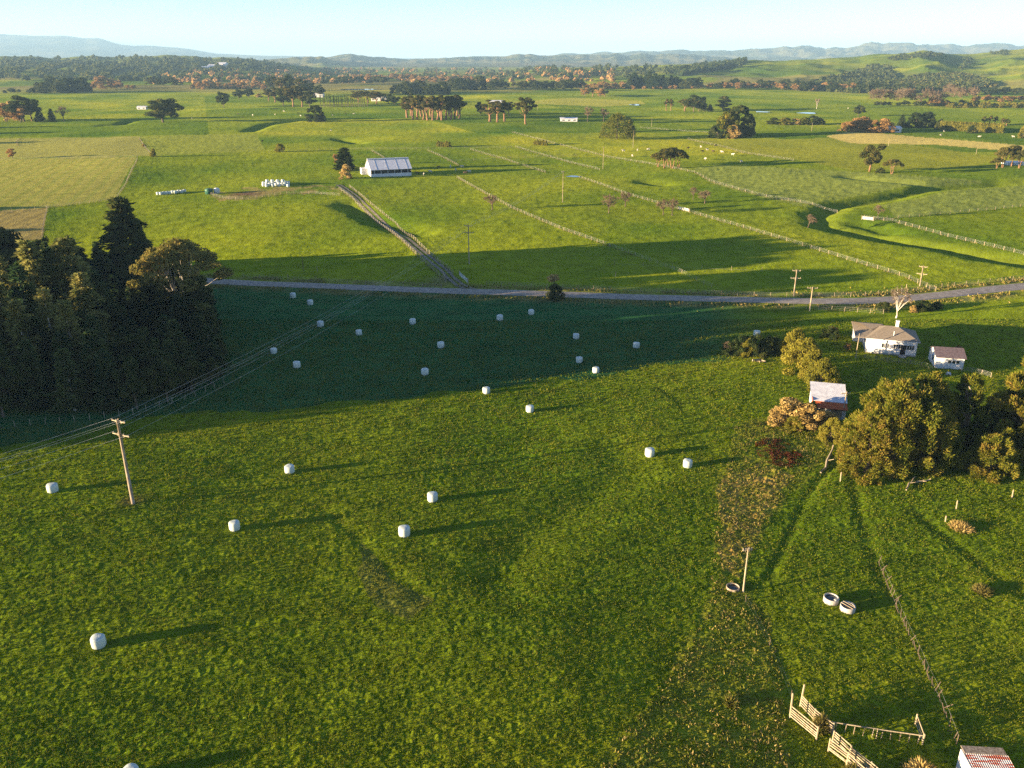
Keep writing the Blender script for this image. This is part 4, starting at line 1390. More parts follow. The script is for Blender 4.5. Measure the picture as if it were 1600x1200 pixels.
def tin_shed():
    a, rz, L = frame_of((1268, 651), (1320, 656))
    # high at the back left, one long roof falling to the front
    o = thing('tin_shed', 'old tin shed with pale lean-to roof and red rusted front sheets', 'shed', a, rz)
    L, D = L, 7.2
    zf, zb = 1.9, 3.3
    w = MB()
    v = [(0, 0, -.4), (L, 0, -.4), (L, D, -.4), (0, D, -.4), (0, 0, zf), (L, 0, zf), (L, D, zb), (0, D, zb)]
    w.add(v, [(0, 1, 5, 4), (1, 2, 6, 5), (2, 3, 7, 6), (3, 0, 4, 7)])
    w.build('wall', M['white_paint'], o)
    def sheet(name, x0, x1, t0, t1, mat, up):
        r = MB()
        sl = (zb - zf) / D
        n = int((x1 - x0) / .14)
        xs = np.linspace(x0, x1, n * 2 + 1)
        for i in range(len(xs) - 1):
            za, zc = (.0 if i % 2 else .035), (.035 if i % 2 else .0)
            q = [(xs[i], t0 * D, zf + sl * t0 * D + up + za), (xs[i + 1], t0 * D, zf + sl * t0 * D + up + zc), (xs[i + 1], t1 * D, zf + sl * t1 * D + up + zc), (xs[i], t1 * D, zf + sl * t1 * D + up + za)]
            r.poly(q)
        r.box(((x0 + x1) / 2, (t0 + t1) / 2 * D, zf + sl * (t0 + t1) / 2 * D + up - .03), (x1 - x0, (t1 - t0) * D * math.sqrt(1 + sl * sl), .04), rx=math.atan(sl))
        return r.build(name, M[mat], o)
    sheet('roof', -.25, L + .25, .22, 1.05, 'zinc', .12)
    sheet('rusted_roof_sheet', .35, L + .2, -.06, .235, 'rust', .07)
    d = MB(); d.box((L * .28, -.02, .95), (.8, .05, 1.9)); d.build('door', M['dark_open'], o)
    b = MB(); b.box((L * .72, -.015, 1.2), (1.7, .04, 1.5)); b.build('board_panel', M['wood'], o)
    s = MB(); s.box((-.02, D * .3, 1.3), (.05, 1.3, 2.6)); s.build('rusted_wall_sheet', M['rust'], o)
tin_shed()

def barn():
    a, rz, L = frame_of((580, 276.5), (643, 274.5))
    o = thing('barn', 'large white barn with pale iron roof and open front strip', 'barn', a, rz)
    D, he, hr = 15.0, 3.6, 7.6
    w = MB()
    w.add([(0, 0, -.5), (0, D, -.5), (0, D, he), (0, D / 2, hr), (0, 0, he)], [(0, 4, 3, 2, 1)])
    w.add([(L, 0, -.5), (L, D, -.5), (L, D, he), (L, D / 2, hr), (L, 0, he)], [(0, 1, 2, 3, 4)])
    w.add([(0, D, -.5), (L, D, -.5), (L, D, he), (0, D, he)], [(3, 2, 1, 0)])
    w.box((L / 2, .1, .55), (L, .2, 1.7))
    w.build('wall', M['white_paint'], o)
    r = MB()
    for s in (0, 1):
        y0, y1 = (-.8, D / 2) if s == 0 else (D / 2, D + .8)
        ze = he - .8 * (hr - he) / (D / 2) + .1
        zr = hr + .1
        q = [(-.3, y0, ze if s == 0 else zr), (L + .3, y0, ze if s == 0 else zr), (L + .3, y1, zr if s == 0 else ze), (-.3, y1, zr if s == 0 else ze)]
        r.add(q + [(p[0], p[1], p[2] + .1) for p in q], [(3, 2, 1, 0), (4, 5, 6, 7), (0, 1, 5, 4), (1, 2, 6, 5), (2, 3, 7, 6), (3, 0, 4, 7)])
    roof = r.build('roof', M['zinc'], o)
    sl = (hr - he) / (D / 2)
    for x in (.14, .40, .66, .9):
        b = MB()
        b.beam((L * x, -.7, he - .7 * sl + .26), (L * x, D / 2, hr + .26), .08, .05)
        b.build('roof_seam', M['wire'], roof)
    b = MB(); b.box((L / 2, D / 2, hr + .3), (L + .6, 1.4, .35)); b.build('ridge_vent', M['zinc'], roof)
    c = MB(); c.box((L / 2, .6, 2.5), (L - .3, .1, 1.9)); c.build('open_front', M['dark_open'], o)
    for k in range(6):
        p = MB(); p.box((L * (k + .5) / 6, .12, 2.4), (.2, .2, 2.3)); p.build('post', M['white_paint'], o)
    for y in (3.0, 7.5):
        d = MB(); d.box((-.03, y, 1.5 if y < 5 else 2.0), (.06, 1.5, 3.0 if y < 5 else 4)); d.build('door', M['dark_open'], o)
    # lean-to at the back corner
    t = MB(); t.box((-1.5, D - 3, 1.4), (3.0, 5, 3.4)); t.build('annex', M['white_paint'], o)
barn()

def hut():
    a, rz, L = frame_of((1524, 1258), (1583, 1262))
    o = thing('iron_hut', 'small iron hut with rust streaked roof at the lower edge', 'hut', a, rz)
    L, D, zf, zb = 3.3, 3.8, 2.0, 2.3
    w = MB()
    w.box((L / 2, D / 2, 1.0), (L, D, 2.2))
    w.build('wall', M['white_paint'], o)
    r = MB()
    n = 40
    for i in range(n):
        x0, x1 = -.1 + (L + .2) * i / n, -.1 + (L + .2) * (i + 1) / n
        za, zc = (.0, .05) if i % 2 else (.05, .0)
        r.poly([(x0, -.15, 2.13 + za), (x1, -.15, 2.13 + zc), (x1, D * .8, 2.38 + zc), (x0, D * .8, 2.38 + za)])
    r.build('roof', M['hut_roof'], o)
    b = MB()
    b.box((L / 2, D * .9, 2.42), (L + .1, D * .22, .05)); b.build('rotten_boards', M['wood'], o)
    d = MB(); d.box((L * .5, -.02, .95), (.9, .05, 1.8)); d.build('door', M['wood'], o)
hut()

def far_building(px, py, wpx, hpx, dpth, label, mat='white_paint', roof='zinc', name='farm_building'):
    p = ground(px, py)
    w, h = wide(p, wpx), wide(p, hpx)
    o = thing(name, label, 'building', p)
    m = MB(); m.box((0, dpth / 2, h * .33), (w, dpth, h * .72 + .6)); m.build('wall', M[mat], o)
    r = MB(); hip_roof(r, -w / 2, w / 2, 0, dpth, h * .68, h * .34, .4, .12, False, False); r.build('roof', M[roof], o)
    n = max(2, int(w / 5))
    for k in range(n):
        window(o, (-w / 2 + w * (k + .5) / n, 0, h * .35), w / n * .45, h * .25, mull=0)
far_building(889, 190, 26, 6, 9, 'long white house beside the distant road behind the tall pine')
far_building(221, 171, 14, 5, 7, 'tiny white hut at the left foot of the dark round tree')
far_building(1395, 207, 26, 9, 9, 'white farmhouse tucked behind the orange willows')
far_building(592, 158, 24, 6, 12, 'pale farm shed behind the bare poplar row')
far_building(775, 162, 20, 5, 12, 'pale glasshouse shed behind the slender pines', 'zinc')
far_building(345, 106, 14, 8, 30, 'white factory block at the foot of the far dark hills, boxy one')
far_building(330, 107, 12, 6, 40, 'white factory hall with pitched roof at the foot of the far hills')
far_building(315, 107, 18, 3, 60, 'long low white factory shed at the foot of the far hills', 'zinc')
far_building(497, 152, 16, 6, 10, 'pale shed at the right edge of the dark tree clump')
far_building(1588, 258, 26, 5, 7, 'pale roofed shed under the group of pines at the frame edge', 'zinc')
far_building(668, 162, 24, 5, 9, 'white house beneath the dark trees beyond the pine stand')
far_building(958, 108, 8, 3, 20, 'tiny white house on the far green slope')

# silage stack, wrapped row and tank in the middle distance
def stack(pxs, label, group, k=1.0):
    for i, (px, py, up) in enumerate(pxs):
        p = ground(px, py)
        o = link('wrapped_bale', BM, None, p + Vector((0, 0, up * 1.2)), random.random() * 6)
        o.scale = (k, k, k)
        tag(o, label, 'hay bale', group)
stack([(247 + 4.6 * i, 304.5 - .45 * i + random.uniform(-.5, .5), 0) for i in range(10)], 'white wrapped bale in the straight row left of the green tank', 'row of bales', 1.05)
stack([(412 + 4.8 * (i % 9), 291 - (i // 9) * 2.0 + random.uniform(-1, 1), 0) for i in range(27)] + [(418 + 8.1 * i, 288.7, 1) for i in range(4)], 'white wrapped bale in the heaped stack left of the track corner', 'stacked bales', 1.1)
def tank(px, py, wpx, label, mat):
    p = ground(px, py)
    r = wide(p, wpx) / 2
    o = thing('water_tank', label, 'tank', p)
    m = MB(); m.lathe([(r, -.2), (r, 1.9), (r * .97, 2.05)], 24); m.build('tank_body', M[mat], o, True)
    m = MB(); m.lathe([(r * .98, 2.05), (r * .6, 2.3), (r * .15, 2.42), (.02, 2.45)], 24); m.build('lid', M[mat], o, True)
tank(327, 303, 12, 'dark green round water tank in the muddy yard', 'green_tank')
tank(339, 302, 9, 'pale blue grey round tank beside the green one', 'zinc')

def puddle(px, py, wpx, hpx, name='pond'):
    p = ground(px, py)
    w = wide(p, wpx) / 2
    q = flat(px, py - hpx / 2), flat(px, py + hpx / 2)
    d = abs(q[0][1] - q[1][1]) / 2
    r = np.random.default_rng(int(px))
    v = [(p.x + math.cos(a) * w * (1 + .25 * math.sin(3 * a + px)), p.y + math.sin(a) * d * (1 + .2 * math.sin(2 * a + px)), 0) for a in np.linspace(0, 6.283, 40)[:-1]]
    zz = max(hz(x, y) for x, y, _ in v)
    m = MB(); m.poly([(x, y, zz + .12) for x, y, _ in v])
    tag(m.build(name, M['water']), kind='structure')
for a in [(896, 276, 20, 2.2), (1262, 177, 28, 2.0), (992, 164, 16, 2.0), (1190, 175, 20, 1.6), (560, 140, 70, 2), (430, 170, 10, 1)]:
    puddle(*a)

# ------------------------------------------------------------------ troughs
def trough(px, py, wpx, label, float_box=True, bars=False, dirty=False):
    p = ground(px, py) - Vector((0, 0, .3 if dirty else 0))
    R = wide(p, wpx) / 2
    o = thing('water_trough', label, 'trough', p, .6)
    m = MB()
    h = .62
    n = 32
    prof = [(R, -.25), (R * 1.0, h * .5), (R, h - .03), (R * .985, h), (R * .88, h), (R * .86, h - .03), (R * .84, .12), (.02, .10)]
    m.lathe(prof, n)
    m.build('basin', M['wood' if dirty else 'concrete'], o, True)
    w = MB(); w.lathe([(R * .845, h - .2), (.02, h - .195)], n); w.build('water', M['water'], o)
    if float_box:
        b = MB(); b.box((0, -R * .72, h + .02), (R * .5, R * .32, .14)); b.build('float_cover', M['concrete'], o)
    if bars:
        b = MB()
        for x in (-.25, .25):
            b.beam((x * R, -R * .92, h + .03), (x * R, R * .92, h + .03), .07, .05)
        b.build('guard_bar', M['pale_wood'], o)
    return o
trough(1298, 940, 23, 'round concrete water trough with a float cover, farther of two')
trough(1324, 953, 23, 'round concrete water trough with guard bars, nearer of two', False, True)
trough(1145, 920, 21, 'old round trough half sunk in the weeds beside the short pole', False, False, True)

def log(pa, pb, r, label, name='log', mat='pale_wood', up=.15):
    a, b = ground(*pa) + Vector((0, 0, up)), ground(*pb) + Vector((0, 0, up))
    m = MB()
    k = [a.lerp(b, t) + Vector((random.gauss(0, r), random.gauss(0, r), random.gauss(0, r * .5))) for t in np.linspace(0, 1, 6)]
    m.tube(k, [r, r * 1.05, r, r * .9, r * .8, r * .5], 7)
    d = (b - a)
    m.tube([k[2], k[2] + Vector((d.y, -d.x, 0)).normalized() * r * 6 + Vector((0, 0, r * 3))], [r * .5, r * .15], 5)
    o = m.build(name, M[mat], None, True)
    tag(o, label, 'log')
log((1283, 740), (1304, 698), .16, 'long pale fallen pole lying beside the wheel ruts', up=.25)
log((1180, 565), (1194, 566), .28, 'weathered log lying below the dark hedge')
log((1346, 745), (1356, 742), .12, 'curved pale branch on the grass under the big cypress')
log((1416, 768), (1428, 745), .12, 'broken pale branch with stubs in front of the cypresses')
log((1430, 755), (1452, 750), .12, 'long dead branch lying in front of the cypresses')
log((1375, 742), (1398, 739), .16, 'reddish broken bough under the middle of the cypress clump', mat='brick_red')
log((1512, 600), (1516, 620), .12, 'pale snag standing behind the gap between the cypresses', up=.9)
log((1478, 585), (1486, 587), .25, 'white painted log by the low fence right of the garage', mat='white_paint')

# ------------------------------------------------------------------ cattle in the far paddocks
def cow_mesh():
    import bmesh
    bm = bmesh.new()
    pts, ed, rad = [], [], []
    def chain(ps, par=None):
        for i, (p, r) in enumerate(ps):
            pts.append(p); rad.append(r)
            k = len(pts) - 1
            if i or par is not None:
                ed.append((k - 1 if i else par, k))
        return len(pts) - 1
    chain([((-.75, 0, 1.08), .30), ((-.2, 0, 1.02), .37), ((.45, 0, 1.08), .35), ((.85, 0, 1.22), .20), ((1.12, 0, 1.30), .15), ((1.42, 0, 1.12), .10)])
    for par, x, dx in ((0, -.78, .10), (2, .5, -.03)):
        for y in (-.2, .2):
            chain([((x, y, .72), .15 if x < 0 else .12), ((x + dx, y, .40), .075), ((x, y, .08), .06)], par)
    chain([((-1.05, 0, 1.1), .05), ((-1.12, 0, .6), .035)], 0)
    for y in (-.16, .16):
        chain([((1.10, y, 1.42), .04)], 4)
    v = [bm.verts.new(p) for p in pts]
    for a, b in ed: bm.edges.new((v[a], v[b]))
    me = bpy.data.meshes.new('cow')
    bm.to_mesh(me); bm.free()
    o = bpy.data.objects.new('cow', me)
    C.objects.link(o)
    sk = o.modifiers.new('skin', 'SKIN')
    for i, r in enumerate(rad):
        me.skin_vertices[0].data[i].radius = (r, r)
    me.skin_vertices[0].data[0].use_root = True
    ss = o.modifiers.new('sub', 'SUBSURF'); ss.levels = ss.render_levels = 1
    dg = bpy.context.evaluated_depsgraph_get()
    out = bpy.data.meshes.new_from_object(o.evaluated_get(dg))
    bpy.data.objects.remove(o)
    return out
COW = {}
base_cow = cow_mesh()
for nme, mt in (('pale', 'cow_white'), ('dark', 'cow_brown')):
    c = base_cow.copy()
    c.materials.clear(); c.materials.append(M[mt])
    COW[nme] = c
def herd(pos, where):
    for px, py in pos:
        k = random.choice(['pale', 'dark', 'pale'])
        o = link('cow', COW[k], None, ground(px, py), random.random() * 6.28)
        o.location.z -= .03
        tag(o, '%s cow grazing %s' % (k, where), 'cow', '%s cows %s' % (k, where))
herd([(652, 272), (662, 274), (672, 270), (685, 263), (712, 267), (727, 272), (733, 270), (722, 262), (704, 262)], 'in the shade right of the barn')
herd([(974, 237), (996, 236), (1013, 235), (988, 245), (1075, 233), (1095, 231), (1105, 235), (1114, 238), (1128, 239), (1145, 243), (1102, 250), (1158, 254), (1118, 229), (1098, 238)], 'around the umbrella pines')
herd([(372, 179), (395, 181), (444, 175), (466, 178), (470, 182), (380, 185), (520, 181), (553, 179), (300, 186), (517, 205), (410, 222), (430, 180), (540, 178)], 'near the dark tree clump far off')
herd([(1530, 215), (1475, 206), (1470, 212), (1583, 215), (1325, 170)], 'on the green flat beyond the dry bank')

# ------------------------------------------------------------------ trees standing on their own
def lone(kind, px, py, top, w, label, group=None, **k):
    return tree_px(kind, px, py, top, w, label, group, **k)

# round the cottage and the shed
def macro_big(name_seed, px, py, top, wpx, label, n, mat='macro', base=.03, shape='bell', lim=18, size=.30, cl=(.08, .17), squash=1.15, clumps=150, gap=.07, group=None):
    p = ground(px, py)
    h, w = tall(p, top), wide(p, wpx)
    n, size = (int(n * 1.5), size * .8) if size < .4 else (n, size)
    c, t = crown_tree(name_seed, h, w / 2, base, clumps, n, size, mat, 'bark', shape, cl, tr=.03, limbs=lim, squash=squash, gap=gap, shell=.35, feather=1.7)
    o = thing('cypress_tree', label, 'tree', p, 0, group)
    link('crown', c, o); link('trunk', t, o)
    return o
macro_big(11, 1392, 722, 590, 158, 'broad golden green cypress leading the clump, nearest the tin shed', 30000)
macro_big(12, 1352, 738, 640, 92, 'low bushy cypress skirt on the shed side of the clump', 15000, size=.26)
macro_big(13, 1432, 712, 578, 92, 'tall golden cypress with orange patches, middle of the clump', 21000)
macro_big(14, 1495, 712, 578, 66, 'upright narrow golden cypress behind the dark gap', 15000, clumps=70)
macro_big(15, 1462, 728, 648, 74, 'low cypress with brown tips at the front of the clump', 12000, size=.26)
macro_big(16, 1545, 740, 680, 74, 'small drooping cypress bush between the dark gap and the rightmost one', 12000, size=.26)
macro_big(17, 1602, 722, 556, 130, 'large dark layered cypress at the frame edge', 30000, mat='macro', shape='layer')
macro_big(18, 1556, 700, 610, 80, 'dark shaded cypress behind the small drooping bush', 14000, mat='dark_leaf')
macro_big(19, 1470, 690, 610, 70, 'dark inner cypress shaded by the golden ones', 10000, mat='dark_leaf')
lone('shrub', 1238, 554, 514, 42, 'uppermost yellow green shrub of the sunlit row above the shed')
lone('shrub', 1253, 578, 528, 62, 'largest yellow green shrub in the middle of the sunlit row')
lone('shrub', 1281, 606, 562, 58, 'lowest yellow green shrub right behind the tin shed')
lone('shrub', 1268, 590, 548, 40, 'yellow green shrub wedged between the two bigger ones of the row')
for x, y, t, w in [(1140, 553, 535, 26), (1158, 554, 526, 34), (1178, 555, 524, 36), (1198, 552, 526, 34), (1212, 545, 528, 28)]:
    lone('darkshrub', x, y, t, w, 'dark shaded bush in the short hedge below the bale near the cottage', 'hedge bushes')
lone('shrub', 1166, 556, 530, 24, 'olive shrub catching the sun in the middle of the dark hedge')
lone('bare', 1136, 552, 535, 18, 'grey leafless bush at the open end of the dark hedge')
lone('tan', 1232, 664, 624, 62, 'large tan dry bush in front of the tin shed')
lone('tan', 1264, 668, 632, 46, 'tan dry bush below the shed door')
lone('tan', 1290, 668, 644, 40, 'low tan bush below the red roof sheets')
lone('tan', 1215, 655, 636, 26, 'small outer tan bush beside the open grass')
lone('shrub', 1266, 652, 628, 22, 'dark green bush between the tan bushes and the shed wall')
lone('shrub', 1240, 672, 650, 34, 'low olive scrub under the large tan bush')
lone('shrub', 1300, 690, 655, 40, 'olive bush between the tan bushes and the broad cypress')
lone('darkshrub', 1296, 528, 510, 26, 'dark bush on the lawn left of the cottage')
lone('autumn', 1303, 524, 511, 14, 'small russet bush on the lawn left of the cottage')
lone('autumn', 1323, 549, 536, 12, 'small orange bush by the cottage path')
lone('autumn', 1497, 552, 540, 10, 'small orange bush behind the garage')
lone('baretall', 1400, 497, 454, 34, 'pale leafless tree at the roadside above the cottage')
for x, y, t, w in [(1381, 482, 472, 20), (1440, 484, 470, 30), (1464, 482, 472, 20), (1384, 487, 476, 14)]:
    lone('darkshrub', x, y, t, w, 'dark roadside bush beside the pale leafless tree', 'roadside bushes')
lone('tan', 1426, 487, 477, 12, 'pale flowering bush beneath the pale leafless tree')
# the odd pair on the road
lone('darkshrub', 868, 468, 444, 26, 'dark bush at the verge of the road')
def road_tree():
    p = ground(866, 463)
    h = tall(p, 429)
    c, t = crown_tree(31, h, 1.6, .62, 10, 900, .22, 'tan', 'bark', 'round', (.3, .5), tr=.02)
    o = thing('autumn_tree', 'thin tree with a small orange crown rising behind the verge bush', 'tree', p)
    link('crown', c, o); link('trunk', t, o)
road_tree()

# umbrella shaped leafless trees in the lit paddocks
for px, py, t, w, lab in [(769, 328, 306, 30, 'leafless umbrella shaped tree on the fence below the barn'), (951, 333, 307, 28, 'leafless umbrella tree, left of the pair beneath the slim pole'),
                          (977, 323, 300, 26, 'leafless umbrella tree, right of the pair beneath the slim pole'), (1036, 336, 312, 24, 'leafless umbrella tree beside the pale gate, left trunk'),
                          (1050, 337, 312, 22, 'leafless umbrella tree beside the pale gate, right trunk'), (1083, 312, 294, 16, 'small leafless tree behind the bigger umbrella tree'),
                          (1101, 318, 298, 26, 'rounded leafless umbrella tree casting a shadow toward the gully'), (1371, 342, 322, 18, 'pale leafless tree by the gully gate')]:
    lone('bare', px, py, t, w, lab)
o = lone('bare', 1262, 356, 337, 24, 'leaning leafless umbrella tree on the gully bank', tilt=.25)

# middle distance
lone('bigpine', 539, 266, 231, 36, 'dark conifer beside the barn')
lone('autumn', 527, 258, 240, 12, 'rusty autumn tree behind the dark conifer by the barn')
lone('tan', 541, 279, 257, 20, 'tan leafy tree on a pale trunk beside the barn')
lone('autumn', 20, 248, 231, 14, 'small golden tree at the fence corner of the mown paddocks')
lone('shrub', 240, 245, 232, 10, 'small golden tree beside the short slanting fence')
lone('tan', 225, 229, 225, 6, 'tiny tan bush at the top of the short slanting fence')
lone('shrub', 438, 237, 224, 16, 'small rounded olive tree in front of the river bend')
for i in range(5):
    lone('shrub', 685 + 4.2 * i, 229 + .2 * i, 220 + (i % 3), 7, 'small tan shrub in the clipped row beyond the barn', 'tan row beyond the barn')
for i in range(5):
    lone('shrub', 836 + 4.2 * i, 226 + .3 * i, 219 - i % 2, 6, 'small tan shrub in the row beside the curving fence', 'tan row on the fence')
lone('round', 255, 191, 152, 58, 'dark rounded cypress alone in the left paddocks')
lone('round', 350, 168, 142, 19, 'lollipop shaped dark tree, left of the three in a row')
lone('round', 373, 155, 139, 16, 'lollipop shaped dark tree, middle of the three in a row')
lone('round', 389, 153, 138, 16, 'lollipop shaped dark tree, right of the three in a row')
lone('tan', 405, 152, 146, 12, 'small orange bush beside the three lollipop trees')
lone('macro', 493, 190, 163, 30, 'bushy olive cypress in front of the dark tree clump')
for x, y, t, w, k in [(10, 190, 160, 34, 'autumn'), (22, 188, 158, 26, 'tan'), (38, 190, 149, 46, 'round'), (33, 191, 165, 30, 'autumn'), (50, 189, 160, 26, 'pine')]:
    lone(k, x, y, t, w, 'brownish tree in the clump at the far left of the paddocks', 'far left clump')
lone('darkshrub', 63, 190, 174, 14, 'small dark bush right of the brownish clump')
lone('conifer', 82, 190, 170, 14, 'dark pointed conifer right of the brownish clump')
lone('bare', 100, 190, 168, 22, 'leafless fan shaped tree right of the dark pointed conifer')
for x, y, t, w, k in [(425, 142, 117, 20, 'round'), (440, 150, 118, 22, 'pine'), (452, 148, 116, 22, 'round'), (470, 150, 121, 24, 'pine'), (484, 150, 128, 20, 'round'), (430, 160, 136, 24, 'pine'), (443, 165, 134, 28, 'round'), (458, 167, 132, 30, 'pine'), (472, 167, 134, 28, 'pine'), (484, 167, 140, 24, 'round'), (500, 152, 132, 16, 'round'), (420, 158, 138, 18, 'pine')]:
    lone(k, x, y, t, w, 'dark pine in the big clump behind the olive cypress', 'big dark clump')
for i in range(24):
    x = 502 + i * 3.1 + random.uniform(-1, 1)
    tree_px('poletree', x, 167, 148 + random.uniform(-1, 2.5), 5, 'bare trimmed poplar in the straight leafless row', 'leafless poplar row')
for x, y, t, w, k in [(560, 160, 141, 26, 'pine'), (575, 161, 139, 28, 'pine'), (588, 162, 142, 24, 'pine'), (607, 162, 146, 20, 'round'), (616, 163, 149, 18, 'round'), (595, 158, 144, 18, 'pine')]:
    lone(k, x, y, t, w, 'dark spreading tree at the right end of the leafless poplar row', 'trees by the poplar row')
for i, (x, y, t) in enumerate([(636, 184, 150), (645, 186, 149), (652, 187, 148), (661, 187, 150), (668, 188, 151), (676, 188, 149), (683, 187, 151), (690, 188, 148), (697, 187, 150), (704, 187, 149), (711, 186, 147), (717, 185, 149), (642, 181, 150), (658, 182, 148), (673, 182, 149), (688, 182, 147), (702, 182, 149), (714, 181, 148)]):
    lone('stand', x, y, t, 22, 'straight trunked pine in the square stand behind the barn', 'square pine stand')
lone('column', 641, 160, 137, 12, 'dark pointed tree behind the square pine stand')
for x, y, t, w, k in [(751, 180, 158, 16, 'round'), (765, 190, 155, 26, 'stand'), (777, 191, 157, 24, 'stand'), (788, 190, 156, 22, 'stand'), (795, 182, 158, 18, 'pine')]:
    lone(k, x, y, t, w, 'pine in the loose group between the stand and the tall lone pine', 'loose pines')
lone('pine', 821, 194, 150, 32, 'tall lone pine with ragged crown by the distant drive')
lone('bare', 918, 190, 168, 20, 'leafless brownish tree behind the white house')
lone('bare', 943, 190, 171, 20, 'leafless grey tree next to the big round cypress')
macro_big(21, 964, 217, 178, 56, 'big round olive cypress in the middle distance', 9000, mat='macro', size=.55, lim=6)
lone('macro', 982, 206, 182, 18, 'dark small tree tucked behind the big round cypress')
lone('stand', 1041, 173, 154, 9, 'slim pale tree, left of a matching pair'); lone('stand', 1048, 173, 154, 9, 'slim pale tree, right of a matching pair')
for x, y, t, w, k in [(1070, 174, 154, 26, 'pine'), (1084, 175, 148, 30, 'round'), (1092, 174, 150, 22, 'round'), (1100, 175, 164, 14, 'round'), (1109, 174, 163, 12, 'conifer')]:
    lone(k, x, y, t, w, 'dark tree in the clump left of the square clipped conifer', 'clump by the clipped conifer')
lone('column', 1130, 172, 149, 22, 'square clipped dark conifer standing apart')
for x, y, t, w, k, lab in [(1152, 214, 163, 46, 'macro', 'tall dark head of the big wind blown cypress group'), (1136, 215, 172, 40, 'golden', 'sunlit side of the big wind blown cypress group'), (1118, 216, 195, 22, 'darkshrub', 'dark low bush at the left foot of the cypress group'), (1146, 216, 196, 24, 'tan', 'rusty dry bush at the foot of the cypress group'), (1166, 212, 176, 24, 'macro', 'outer dark bough tree on the right of the cypress group')]:
    lone(k, x, y, t, w, lab)
for x, y, t, w in [(1028, 261, 236, 26), (1038, 263, 231, 30), (1050, 263, 229, 34), (1060, 262, 233, 28), (1044, 259, 231, 28)]:
    lone('umbrella', x, y, t, w, 'flat topped pine in the tight group above the crop paddock', 'flat topped pines')
p = ground(1358, 268)
def leaning_pine():
    h, w = tall(p, 222), wide(p, 40)
    c, t = crown_tree(41, h, w * .42, .12, 26, 5200, .42, 'pine_leaf', 'pine_bark', 'round', (.26, .42), tr=.03, bend=w * .28)
    o = thing('wind_blown_pine', 'tall pine bent to the right by wind above the gully', 'tree', p)
    link('crown', c, o); link('trunk', t, o)
leaning_pine()
lone('umbrella', 1393, 272, 248, 30, 'low half dead pine right of the bent pine')
lone('darkshrub', 1375, 270, 262, 14, 'small tan brush between the bent pine and the half dead pine')
lone('round', 1341, 182, 164, 20, 'single rounded dark tree beyond the orange willows')
for x, y, t, w in [(1323, 205, 190, 24), (1338, 206, 184, 30), (1352, 206, 186, 28), (1366, 207, 187, 30), (1380, 207, 185, 30), (1348, 203, 182, 30)]:
    lone('willow', x, y, t, w, 'orange willow in the bright clump by the distant road', 'orange willows')
lone('conifer', 1408, 199, 179, 16, 'dark conifer between the willows and the broad dark cypress')
lone('macro', 1430, 199, 175, 30, 'broad dark cypress, left half of a clipped pair'); lone('macro', 1446, 199, 174, 32, 'broad dark cypress, right half of a clipped pair')
for x, y, t, w, k in [(1208, 194, 183, 22, 'macro'), (1226, 195, 183, 20, 'golden'), (1242, 195, 185, 18, 'tan'), (1256, 195, 183, 20, 'golden'), (1270, 195, 180, 22, 'macro'), (1280, 195, 184, 18, 'macro')]:
    lone(k, x, y, t, w, 'low cypress in the broken hedge along the distant road', 'broken hedge')
def long_hedge():
    a, b = ground(1468, 203), ground(1567, 208)
    r = np.random.default_rng(8)
    n = 9000
    d = b - a
    t = r.random(n)
    h = 6.5
    y = r.uniform(-2.2, 2.2, n); z = r.uniform(0, h, n)
    side = r.integers(0, 3, n)
    y = np.where(side == 0, -2.2, np.where(side == 1, 2.2, y)); z = np.where(side == 2, h + 0 * z, z)
    nn = np.array([-d.y, d.x]) / math.hypot(d.x, d.y)
    z = z * (1 + .12 * (vn(t * 30, t * 0, 3) - .5))
    P = np.stack([d.x * t + nn[0] * y, d.y * t + nn[1] * y, d.z * t + z], 1) + r.normal(0, .25, (n, 3))
    N = np.stack([nn[0] * np.sign(y), nn[1] * np.sign(y), np.where(side == 2, 1.5, .2)], 1)
    o = thing('hedge', 'long clipped olive hedge running right behind the dry bank', 'hedge', a)
    link('foliage', quads_mesh('foliage', [leaf_quads(r, P, N, .6)], M['shrub']), o)
    m = MB()
    for k in range(14):
        q = d * ((k + .5) / 14)
        m.tube([q, q + Vector((.2, 0, h * .8))], [.16, .06], 5)
    m.build('stem', M['bark'], o)
long_hedge()
lone('darkshrub', 1518, 208, 196, 16, 'dark bush swelling out of the long clipped hedge'); lone('darkshrub', 1468, 202, 186, 14, 'dark bush at the left end of the long clipped hedge')
for x, y, t in [(1537, 196, 181), (1546, 196, 180), (1554, 195, 181), (1566, 197, 184), (1572, 197, 185)]:
    lone('stand', x, y, t, 9, 'slim tree in the short row behind the long hedge', 'slim row')
for x, y, t, w in [(1566, 262, 229, 30), (1580, 260, 226, 30), (1592, 263, 232, 28), (1557, 263, 246, 20)]:
    lone('umbrella', x, y, t, w, 'flat topped pine in the group by the pale roofed shed', 'pines at the shed')
lone('shrub', 1598, 216, 196, 14, 'olive rounded tree at the frame edge beside the green flat')
lone('baretall', 1276, 170, 154, 10, 'single orange poplar alone on the green flat')
for x, y, t, w, k in [(914, 150, 137, 18, 'autumn'), (926, 151, 136, 18, 'pine'), (938, 152, 138, 18, 'autumn'), (945, 151, 140, 14, 'pine')]:
    lone(k, x, y, t, w, 'brown leafed tree in the small island clump on the yellow flat', 'island clump')
# trees outside the frame on the left, whose shadows reach into the mown paddocks
for x, y, h in [(-330, 352, 12), (-345, 372, 11), (-420, 420, 15), (-300, 300, 13), (-310, 296, 12), (-262, 262, 11), (-480, 560, 18), (-520, 640, 20), (-560, 700, 20)]:
    tree('macro', Vector((x, y, hz(x, y))), h, h * 1.1, 'dark cypress standing out to the left of the mown paddocks', 'outlying cypresses')

